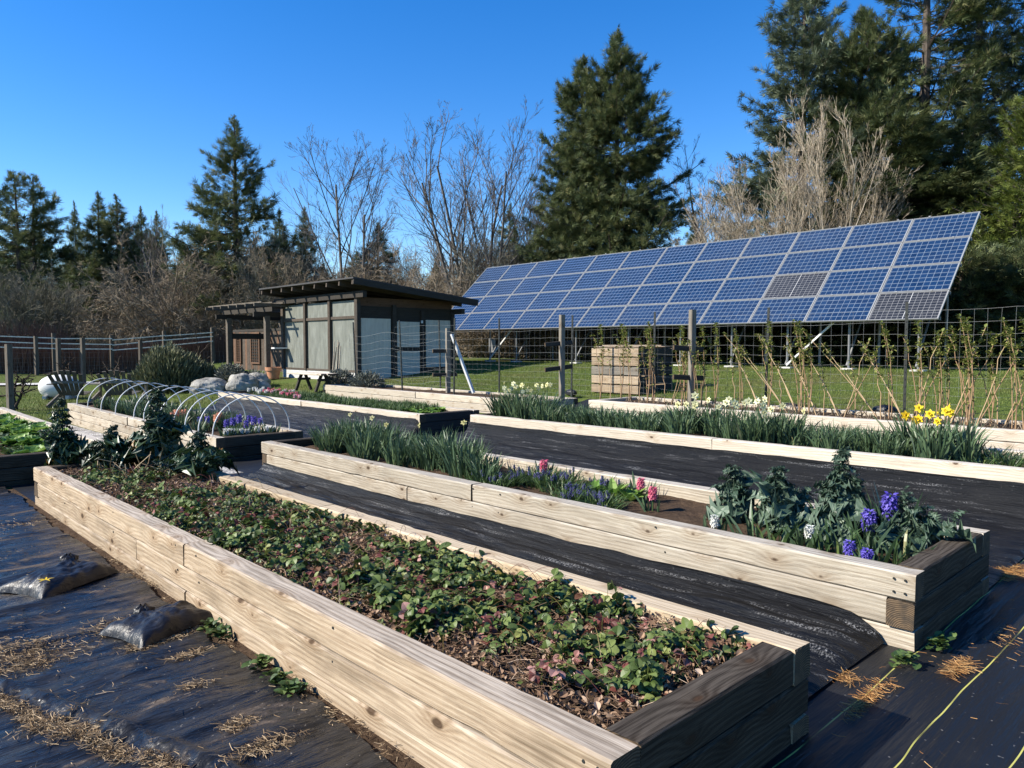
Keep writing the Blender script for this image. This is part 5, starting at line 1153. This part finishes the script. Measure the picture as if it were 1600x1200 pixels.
# ================================================================ TREES
SPV, SPF = [], []
def sprig_tpl():
    ps = []
    q = np.array([[0, 0, 0], [.5, .42, 0], [0, 1, 0], [-.5, .42, 0]], float)
    for a, L, w_, tl in ((0, 1, .085, 0), (.75, .5, .08, .25), (-.75, .5, .08, .25), (.45, .75, .075, -.3), (-.45, .72, .075, -.25), (.2, .9, .07, .4), (-.22, .88, .07, .35), (.9, .35, .08, -.5), (-.9, .35, .08, -.5)):
        V = q * [w_, L, 1]; V = rx(V, tl); ps.append((rz(V, a), np.array([[0, 1, 2, 3]])))
    return stack_tpl(ps)
SPRIG = sprig_tpl()
def conifer_mesh(seed, H, Rm, base=.08, p=.85, whorl=.42, nper=6, droop=.10, upturn=.22, spr=.34, dens=1.0, irregular=.18, topness=.9, mat=NEEDLE, sub=.42, lean=0.0, gap=.0):
    r = np.random.default_rng(seed); tr = MB(); 
    K = 9; tz = np.linspace(0, H, K); bend = np.cumsum(r.normal(0, .012 * H / K, (K, 2)), 0); P = np.concatenate([bend, tz[:, None]], 1); P[:, 0] += lean * tz
    tr.tubes(P[None], (.017 * H * (1 - tz / H) ** .9 + .02)[None], 7, 0, [.5])
    z = []; zz = H * base
    while zz < H * .985: z.append(zz); zz += whorl * (1 - .55 * zz / H) * r.uniform(.75, 1.25)
    z = np.repeat(np.array(z), nper) + r.normal(0, whorl * .3, len(z) * nper); z = np.clip(z, H * base * .8, H * .985); n = len(z); t = z / H
    lump = 1 + irregular * r.normal(0, 1, n) + .16 * np.sin(t * 31 + seed)
    a = r.uniform(0, 6.28, n); lump += .22 * vnoise(a * 1.1, t * 5, seed, 2)
    prof = np.clip((1 - t), 0, 1) ** p * np.clip(.55 + (t - base) * 3.2, .55, 1)
    L = np.clip(Rm * prof * lump * np.interp(t, [0, .82, 1], [1, 1, .45]), .10, None)
    if gap: k = r.uniform(0, 1, n) > gap; z, t, a, L = z[k], t[k], a[k], L[k]; n = len(z)
    el = np.interp(t, [0, .5, .85, 1], [-droop * 2.2, -droop * .2, .45, topness + .2]) + r.normal(0, .20, n)
    d0 = np.stack([np.cos(a) * np.cos(el), np.sin(a) * np.cos(el), np.sin(el)], -1)
    bx0 = np.stack([np.interp(z, tz, P[:, 0]), np.interp(z, tz, P[:, 1]), z], -1); s_ = np.linspace(0, 1, 6)
    sag = np.stack([0 * s_, 0 * s_, -droop * 1.6 * s_ ** 1.3 + upturn * s_ ** 2.4], -1)
    B = bx0[:, None] + d0[:, None] * (s_[None, :, None] * L[:, None, None]) + sag[None] * L[:, None, None]
    tr.tubes(B, (np.clip(L * .011, .008, .07))[:, None] * np.linspace(1, .3, 6)[None], 4, 0, np.full(n, .5))
    # side shoots
    nb = np.clip((L / .22 * dens).astype(int), 3, 26); bi = np.repeat(np.arange(n), nb); m = len(bi); u = r.uniform(.18, 1.0, m) ** .8; f = u * 5; i = np.minimum(f.astype(int), 4); fr = (f - i)[:, None]
    C = B[bi, i] * (1 - fr) + B[bi, i + 1] * fr; T = unit(B[bi, i + 1] - B[bi, i]); sd = unit(np.cross(T, [0, 0, 1.])) * np.where(r.uniform(0, 1, m) < .5, 1, -1)[:, None]
    D = unit(T * r.uniform(.5, 1.1, m)[:, None] + sd * r.uniform(.3, 1.0, m)[:, None] + np.stack([0 * u, 0 * u, r.normal(-.08, .2, m)], -1))
    SL = np.clip(L[bi] * sub * (1.12 - u), .12, 1.5) * r.uniform(.6, 1.2, m)
    ns = np.clip((SL / (spr * .42)).astype(int) + 1, 1, 7); si = np.repeat(np.arange(m), ns); M_ = len(si); v = r.uniform(0, 1, M_)
    Q = C[si] + D[si] * (SL[si] * v)[:, None] + np.array([0, 0, -.10]) * (SL[si] * v ** 2)[:, None] + r.normal(0, .03, (M_, 3))
    Dq = D[si] + r.normal(0, .35, (M_, 3)) + [0, 0, .05]
    lv = MB(); br = np.clip(r.beta(2, 2.6, m), 0, 1)
    lv.scatter(SPRIG, rots(Dq, r.normal(0, .6, M_)), Q, np.minimum(spr, .12 + .6 * L[bi][si]) * r.uniform(.65, 1.25, M_), 0, np.clip(br[si] + r.normal(0, .15, M_), 0, 1))
    k = n; lv.scatter(SPRIG, rots(d0 + r.normal(0, .1, (n, 3))), B[:, 5] - d0 * spr * .5, np.minimum(spr * 1.1, .12 + .6 * L), 0, r.uniform(.5, 1, n))
    return tr.mesh('trunk', BARK), lv.mesh('crown', mat)
def put_tree(name, label, meshes, px, depth, cat='tree', group=None, rotz=None, scale=1.0, zoff=-.1):
    x, y = pd(px, depth); o = thing(name, label, cat, (x, y, G(x, y) + zoff), rng.uniform(0, 6.28) if rotz is None else rotz, group); o.scale = scale if hasattr(scale, '__len__') else (scale,) * 3
    part('trunk', meshes[0], None, o); part('crown', meshes[1], None, o); return o
def hgt(py, depth, x=None):     # height of a thing whose top stands at photo row py
    X_, Y_ = pd(800 if x is None else x, depth); return EYE + (540 - py) / 1155 * depth - G(X_, Y_)
D1 = 36.0
cA = conifer_mesh(1, hgt(52, D1, 960), 4.9, .06, .72, .36, 7, .06, .22, .40, 1.9, .20, sub=.5)
put_tree('fir_tree', 'broad dense fir with the tallest top behind the middle of the solar panels', cA, 962, D1, rotz=.4, scale=(.92, .92, 1))
cB = conifer_mesh(2, hgt(82, D1, 905), 3.6, .06, .60, .36, 7, .06, .22, .40, 1.9, .20, sub=.5)
put_tree('fir_tree', 'second slightly lower fir grown into the left of the broad dense fir', cB, 908, D1 + .8, rotz=1.4, scale=(.9, .9, 1))
cC = conifer_mesh(3, hgt(182, 45, 370), 4.9, .10, .88, .46, 6, .02, .26, .46, 1.3, .22, sub=.5)
put_tree('fir_tree', 'tall open fir with upswept tips standing above the brown thicket', cC, 372, 45, rotz=2.2)
cD = conifer_mesh(4, hgt(272, 50, 40), 3.1, .22, .42, .60, 6, .06, .2, .52, 1.2, .24, .9, NEEDLE, .5, 0, .2)
put_tree('fir_tree', 'flat topped fir at the far left, left trunk of its pair', cD, 36, 50, rotz=.3)
put_tree('fir_tree', 'flat topped fir at the far left, right trunk of its pair', cD, 58, 51, rotz=3.3, scale=1.0)
cE = conifer_mesh(5, 12.0, 2.9, .03, .85, .40, 7, .05, .2, .50, 1.5, sub=.5)
cF = conifer_mesh(6, 12.0, 2.5, .03, .75, .40, 7, .05, .2, .50, 1.5, .22, sub=.5)
for px, top, d, k, wsc, lab in ((125, 315, 56, 1, .6, 'narrow fir with a thin spire right of the flat topped pair'), (160, 298, 54, 0, 1.0, 'pointed dark fir, taller of the two just left of the brown thicket mound'), (192, 305, 53, 1, 1.25, 'dense dark fir with a blunt top above the brown thicket'), (226, 322, 56, 1, .8, 'small pointed fir between the blunt fir and the tall open fir'), (250, 328, 58, 0, .7, 'thin small fir just left of the tall open fir'),
                             (480, 322, 58, 0, .8, 'slim pointed fir between the tall open fir and the bare alder'), (592, 345, 47, 0, 1.35, 'squat dark fir behind the right side of the left bare alder'), (688, 384, 60, 1, .9, 'small dark fir low in the gap beside the solar panels'), (795, 318, 52, 1, 1.0, 'thin fir seen through the bare trees left of the broad fir'), (1085, 330, 50, 1, .9, 'low fir between the broad fir and the pale bare shrubs'), (440, 330, 56, 1, 1.0, 'fir half hidden behind the tall open fir on its right'), (118, 410, 45.5, 0, 1.5, 'dark low fir between the brown brush at the left edge and the mound'), (60, 425, 46, 1, 1.6, 'dark low fir behind the brush at the left edge'), (152, 390, 46, 1, 1.5, 'deep green low fir at the left foot of the brown mound'), (400, 400, 46, 0, 1.6, 'dark low fir under the right side of the tall open fir')):
    h = hgt(top, d, px) / 12.0; put_tree('fir_tree', lab, (cE, cF)[k], px, d, scale=(h * wsc, h * wsc, h))
# right hand cluster
cG = conifer_mesh(7, hgt(-40, 32, 1250), 4.3, .10, .62, .40, 6, .02, .22, .38, 1.5, .26, .9, NEEDLEB, .48)
put_tree('fir_tree', 'blue green fir with long bare reaching branches, leftmost of the tall right group', cG, 1246, 32, rotz=.8)
cH = conifer_mesh(8, hgt(28, 31, 1335), 2.9, .06, .42, .34, 7, .0, .25, .36, 1.7, .18, 1.1, sub=.5)
put_tree('fir_tree', 'shorter fir with a brush like top in the tall right group', cH, 1337, 31, rotz=.2)
cI = conifer_mesh(9, hgt(-190, 33, 1440), 4.2, .10, .5, .46, 5, .05, .2, .40, 1.25, .26, sub=.46, gap=.12)
put_tree('fir_tree', 'very tall fir reaching out of the picture, between the brush topped fir and right edge', cI, 1432, 32.5, rotz=1.1)
cJ = conifer_mesh(10, hgt(-160, 35, 1520), 3.9, .12, .5, .46, 6, .06, .2, .40, 1.1, .26, .9, NEEDLEB, .46, 0, .2)
put_tree('fir_tree', 'tall open fir with bare pale trunk showing sky through it', cJ, 1512, 34, rotz=2.0)
put_tree('fir_tree', 'tall fir at the right edge behind the yellow green pine', cI, 1600, 33.5, rotz=4.0, scale=.95)
put_tree('fir_tree', 'dark fir filling the shade behind the right end of the solar panels', cH, 1385, 29.5, rotz=3.0, scale=(1.25, 1.25, .72))
put_tree('fir_tree', 'dark drooping fir low behind the top right corner of the solar panels', cE, 1490, 29, rotz=1.0, scale=(1.5, 1.5, .72))
cK = conifer_mesh(11, hgt(120, 24, 1605), 2.3, .02, .5, .34, 7, -.05, .3, .30, 1.3, .2, 1.0, NEEDLEY)
put_tree('pine_tree', 'yellow green pine cut by the right edge of the photo', cK, 1612, 24, rotz=.5)
put_tree('pine_tree', 'smaller yellow green pine right of the solar panels', cK, 1580, 25.5, rotz=2.5, scale=(.85, .85, .62))
# far treeline
for i, px in enumerate(range(-60, 1700, 44)):
    d = 64 + 7 * math.sin(i * 2.3); top = 412 + 22 * math.sin(i * 1.7) - (40 if px > 1050 or px < 340 else 0) + (20 if 600 < px < 760 else 0); h = hgt(top, d, px) / 12.0
    put_tree('fir_tree', 'far off fir in the distant treeline, partly hidden by nearer trees', (cE, cF)[i % 2], px + rng.normal(0, 8), d, group='firs of the distant treeline', scale=(h * 1.6, h * 1.6, h))

# bare trees and thickets
def bare_mesh(seed, H, nst, levels, up, spread=.25, r0=.11, K=7, wob=.10, mat=TWIGG, minr=.006, brk=None):
    global rng
    keep = rng; rng = np.random.default_rng(seed)
    a = rng.uniform(0, 6.28, nst); D = np.stack([np.cos(a) * spread, np.sin(a) * spread, np.ones(nst)], -1) + rng.normal(0, .06, (nst, 3))
    g = grow(np.stack([np.cos(a) * .15, np.sin(a) * .15, 0 * a], -1), D, H * rng.uniform(.75, 1.0, nst), np.full(nst, r0), levels, up, K, wob)
    tr = MB(); cr = MB(); top = np.percentile(g[-1][0][:, -1, 2], 99.3); sc_ = H / top
    for li, (P, R) in enumerate(g):
        P = P * sc_
        R = np.maximum(R, minr); n = len(P); k = P[:, :, 2].min(1) > -.3; P, R = P[k], R[k]; n = len(P)
        (tr if li == 0 else cr).tubes(P, R, 6 if li == 0 else (4 if li == 1 else 3), 0, rng.beta(2, 2, n))
    rng = keep
    return tr.mesh('trunk', brk or mat), cr.mesh('crown', mat)
LV = [(11, .60, .46, .55, .22), (7, .50, .46, .55, .25), (5, .50, .55, .6, .2), (3, .5, .8, .6, .25)]
bare_small = [bare_mesh(21, 6.0, 6, [(9, .55, .5, .5, .15), (8, .5, .55, .6, .15), (6, .5, .7, .7, .15)], .05, .35, .05, 7, .08, TWIG, .006, ALDER), bare_mesh(22, 6.0, 5, [(10, .55, .5, .55, .15), (8, .5, .55, .6, .15), (6, .5, .7, .7, .15)], .05, .4, .05, 7, .09, TWIGO, .006, ALDER)]
bA = bare_mesh(1, hgt(225, 42, 540), 2, LV, .04, .20, .115, 8, .045, TWIGG, .006, ALDER)
put_tree('bare_tree', 'bare alder with two dark upright stems behind the shed', bA, 545, 42, rotz=.3)
bB = bare_mesh(2, hgt(190, 39, 735), 3, LV, .04, .28, .11, 8, .045, TWIGG, .006, ALDER)
put_tree('bare_tree', 'tall bare alder with several spreading stems left of the solar panels', bB, 745, 39, rotz=1.0)
bC = bare_mesh(3, hgt(195, 39, 780), 1, LV, .05, .12, .09, 8, .045, TWIGG, .006, ALDER)
put_tree('bare_tree', 'slender bare alder just right of the spreading one', bC, 778, 38, rotz=2.0)
put_tree('bare_tree', 'lower bare alder close to the left side of the broad fir', bA, 838, 40, rotz=2.4, scale=(.75, .75, .78))
put_tree('bare_tree', 'pale bare tree between the broad fir and the pale bare shrubs', bC, 1108, 40, rotz=.8, scale=(1.1, 1.1, .88))
put_tree('bare_tree', 'leafless grey tree above the left end of the brown thicket', bC, 262, 50, rotz=.4, scale=(.9, .9, .8))
put_tree('bare_tree', 'thin bare snag against the sky between the two alders', bC, 632, 50, rotz=1.4, scale=(.5, .5, .62))
for px, top, d, k, wsc, lab in ((455, 345, 46, 0, .8, 'small bare brown tree left of the left alder'), (505, 362, 45, 1, .8, 'small bare brown tree just before the left alder trunk'), (600, 372, 45, 0, .8, 'small bare brown tree right of the left alder trunk'), (660, 392, 45, 1, .9, 'low bare tree in the sky gap between the two alders'), (700, 385, 43, 0, .8, 'low bare tree beside the left end of the solar panels'), (812, 300, 42, 1, .8, 'dense small bare tree between the slender alder and the broad fir'),
                           (410, 350, 47, 1, .9, 'small bare tree in front of the tall open fir'), (310, 345, 46, 0, .9, 'small bare tree left of the tall open fir')):
    bm = bare_small[k]; hs_ = hgt(top, d, px) / 6.0; put_tree('bare_tree', lab, bm, px, d, scale=(hs_ * wsc, hs_ * wsc, hs_))
# pale upright shrubs behind the panels
LP = [(11, .5, .5, .42, .2), (9, .45, .55, .5, .2), (5, .45, .7, .55, .2)]
bD = bare_mesh(4, hgt(168, 27.5, 1280), 9, LP, .06, .42, .04, 7, .06, TWIGP, .005, TWIGP)
put_tree('bare_shrub', 'tallest pale bare shrub with dense upright twigs behind the solar panels', bD, 1292, 27.5, 'shrub', rotz=.2, scale=(.85, .85, 1))
put_tree('bare_shrub', 'pale bare shrub left of the tallest one behind the solar panels', bD, 1195, 27.8, 'shrub', rotz=2.0, scale=(.85, .85, .84))
put_tree('bare_shrub', 'low pale bare shrub nearest the broad fir', bD, 1135, 28.5, 'shrub', rotz=4.0, scale=(.8, .8, .62))
put_tree('bare_shrub', 'pale arching bare shrub before the dark fir at the panels right part', bD, 1340, 28.2, 'shrub', rotz=5.0, scale=(.8, .8, .6))
# brown thickets
LB = [(10, .6, .5, .7, .1), (8, .55, .55, .75, .1), (6, .55, .7, .8, .1)]
bE = bare_mesh(5, 5.2, 11, LB, -.01, .75, .05, 6, .16, TWIG, .0065, TWIG)
bF = bare_mesh(6, 5.2, 14, [(9, .55, .5, .5, .1), (8, .5, .6, .6, .1), (5, .5, .8, .7, .1)], .03, .45, .045, 6, .12, TWIGO, .0065, TWIGO)
for i, (px, d, sxy, sz_, k, lab) in enumerate(((262, 41, 1.15, 1.35, 0, 'largest rounded mound of tangled brown brush behind the rail fence'), (195, 41.5, .9, .78, 0, 'brown brush left of the largest mound'), (335, 42, .95, 1.05, 0, 'brown brush right of the largest mound'), (30, 41, 1.0, 1.1, 1, 'upright brown brush at the far left edge'), (88, 42, .8, .95, 1, 'upright brown brush beside the far left edge brush'), (140, 44, .7, .6, 1, 'brown brush in front of the narrow fir'),
                                          (425, 42, .8, 1.2, 1, 'brown brush above the left end of the shed roof'), (478, 42, 1.0, 1.25, 0, 'reddish brown brush left of the bare alder trunk'), (575, 41, 1.0, 1.1, 0, 'brown brush above the middle of the shed roof'), (640, 42, .95, .95, 0, 'brown brush above the low side of the shed roof'), (700, 37, 1.0, 1.05, 0, 'brown brush at the left end of the solar panels'), (765, 38, 1.0, 1.2, 1, 'brown brush behind the top left corner of the solar panels'), (830, 41, .9, 1.25, 1, 'brown brush at the foot of the broad fir'), (385, 44, 1.0, 1.0, 1, 'brown brush beneath the tall open fir'))):
    put_tree('brush_thicket', lab, (bE, bF)[k], px, d, 'brush', rotz=i * 1.3, scale=(sxy, sxy, sz_))
for i, px in enumerate(range(-30, 1640, 64)):
    d = (46 if px < 1000 else 33) + 3 * math.sin(i * 1.9); put_tree('brush_thicket', 'dim brown brush low in the treeline behind the nearer thickets', (bE, bF)[i % 2], px, d, 'brush', 'brush low in the treeline', rotz=i * 2.1, scale=(1.2, 1.2, .55 if px < 1000 else .5))
# low brown hedge of stems behind the rail fence, and brush below the panels
def hedge(label, x0, x1, y0, y1, H, n, mat, seed, lean=.12, name='stem_hedge'):
    r = np.random.default_rng(seed); x = r.uniform(x0, x1, n); y = r.uniform(y0, y1, n); h = H * r.uniform(.6, 1.1, n); P0 = np.stack([x, y, gz(x, y) - .05], -1)
    D = np.stack([r.normal(0, lean, n), r.normal(0, lean, n), np.ones(n)], -1) * h[:, None]; m = MB()
    m.tubes(np.stack([P0, P0 + D * .5 + r.normal(0, .05, (n, 3)), P0 + D], 1), np.array([.011, .008, .004])[None], 3, 0, r.beta(2, 2, n)); return single(name, m, mat, label, 'hedge')
hedge('dense brown hedge of bare stems behind the rail fence', -6, 16.5, 38.6, 40.2, 1.35, 15000, TWIGR, 1)
hedge('taller red stemmed hedge rising behind the rail fence on the left', -3, 9, 40.3, 41.6, 2.3, 3500, TWIGR, 2, .2)
UB = bare_mesh(7, 2.1, 14, [(9, .5, .5, .7, .1), (7, .5, .6, .8, .1), (4, .5, .8, .8, .1)], 0, .6, .02, 6, .16, TWIG, .006, TWIG)
def behind(px, X_): return (onX(px, X_) * SA + X_ * CA)
for i, px in enumerate(range(706, 960, 22)): put_tree('bare_bush', 'low brown bare bush in the gap under the far solar panels', UB, px, behind(px, 22.6 + .4 * math.sin(i * 2)), 'bush', 'bare bushes under the far solar panels', rotz=i * 1.1, scale=(1.2, 1.2, 1.15))
LB_ = conifer_mesh(12, 3.2, 1.7, .02, .45, .22, 8, .02, .2, .26, 1.3, .2)
for i, px in enumerate(range(965, 1660, 38)): put_tree('young_fir', 'low dark young fir in the shade behind the solar panels', LB_, px, behind(px, 24.0 + .5 * math.sin(i * 1.7)), 'fir', 'young firs in the shade behind the panels', rotz=i * 1.1, scale=(1.15, 1.15, .95))

# ---------------------------------------------------------------- lawn blades
m = MB(); n = 90000
x = rng.uniform(12.35, 20, n); y = rng.uniform(2, 19, n); a = rng.uniform(0, 6.28, n); h = rng.uniform(.02, .06, n) * (1 + .6 * vnoise(x, y, 71, 2))
b = np.stack([x, y, gz(x, y) - .022], -1); d = np.stack([np.cos(a), np.sin(a), 0 * a], -1)
V = np.stack([b - np.stack([-np.sin(a), np.cos(a), 0 * a], -1) * .004, b + np.stack([-np.sin(a), np.cos(a), 0 * a], -1) * .004, b + d * (h * .5)[:, None] + np.array([0, 0, 1.]) * h[:, None]], 1)
m.add(V.reshape(-1, 3), np.arange(n * 3).reshape(n, 3), 0, np.repeat(np.clip(rng.beta(2, 2, n) + .25 * vnoise(x * .6, y * .6, 72, 2), 0, 1), 3))
n = 26000; x = rng.uniform(1, 11.5, n); y = rng.uniform(19, 27, n); k = ~((x > 12.3)); x, y = x[k], y[k]; n = len(x); a = rng.uniform(0, 6.28, n); h = rng.uniform(.03, .10, n)
b = np.stack([x, y, gz(x, y) - .022], -1); d = np.stack([np.cos(a), np.sin(a), 0 * a], -1); sd_ = np.stack([-np.sin(a), np.cos(a), 0 * a], -1) * .006
m.add(np.stack([b - sd_, b + sd_, b + d * (h * .5)[:, None] + np.array([0, 0, 1.]) * h[:, None]], 1).reshape(-1, 3), np.arange(n * 3).reshape(n, 3), 0, np.repeat(rng.beta(2, 1.6, n), 3))
GRASS = leafmat('grass_blade', [(0, (.05, .08, .014)), (.5, (.115, .155, .03)), (.85, (.18, .21, .05)), (1, (.27, .23, .10))], rough=.6, transl=.25, spec=.2)
kindof(part('grass', m, GRASS, None), 'stuff')
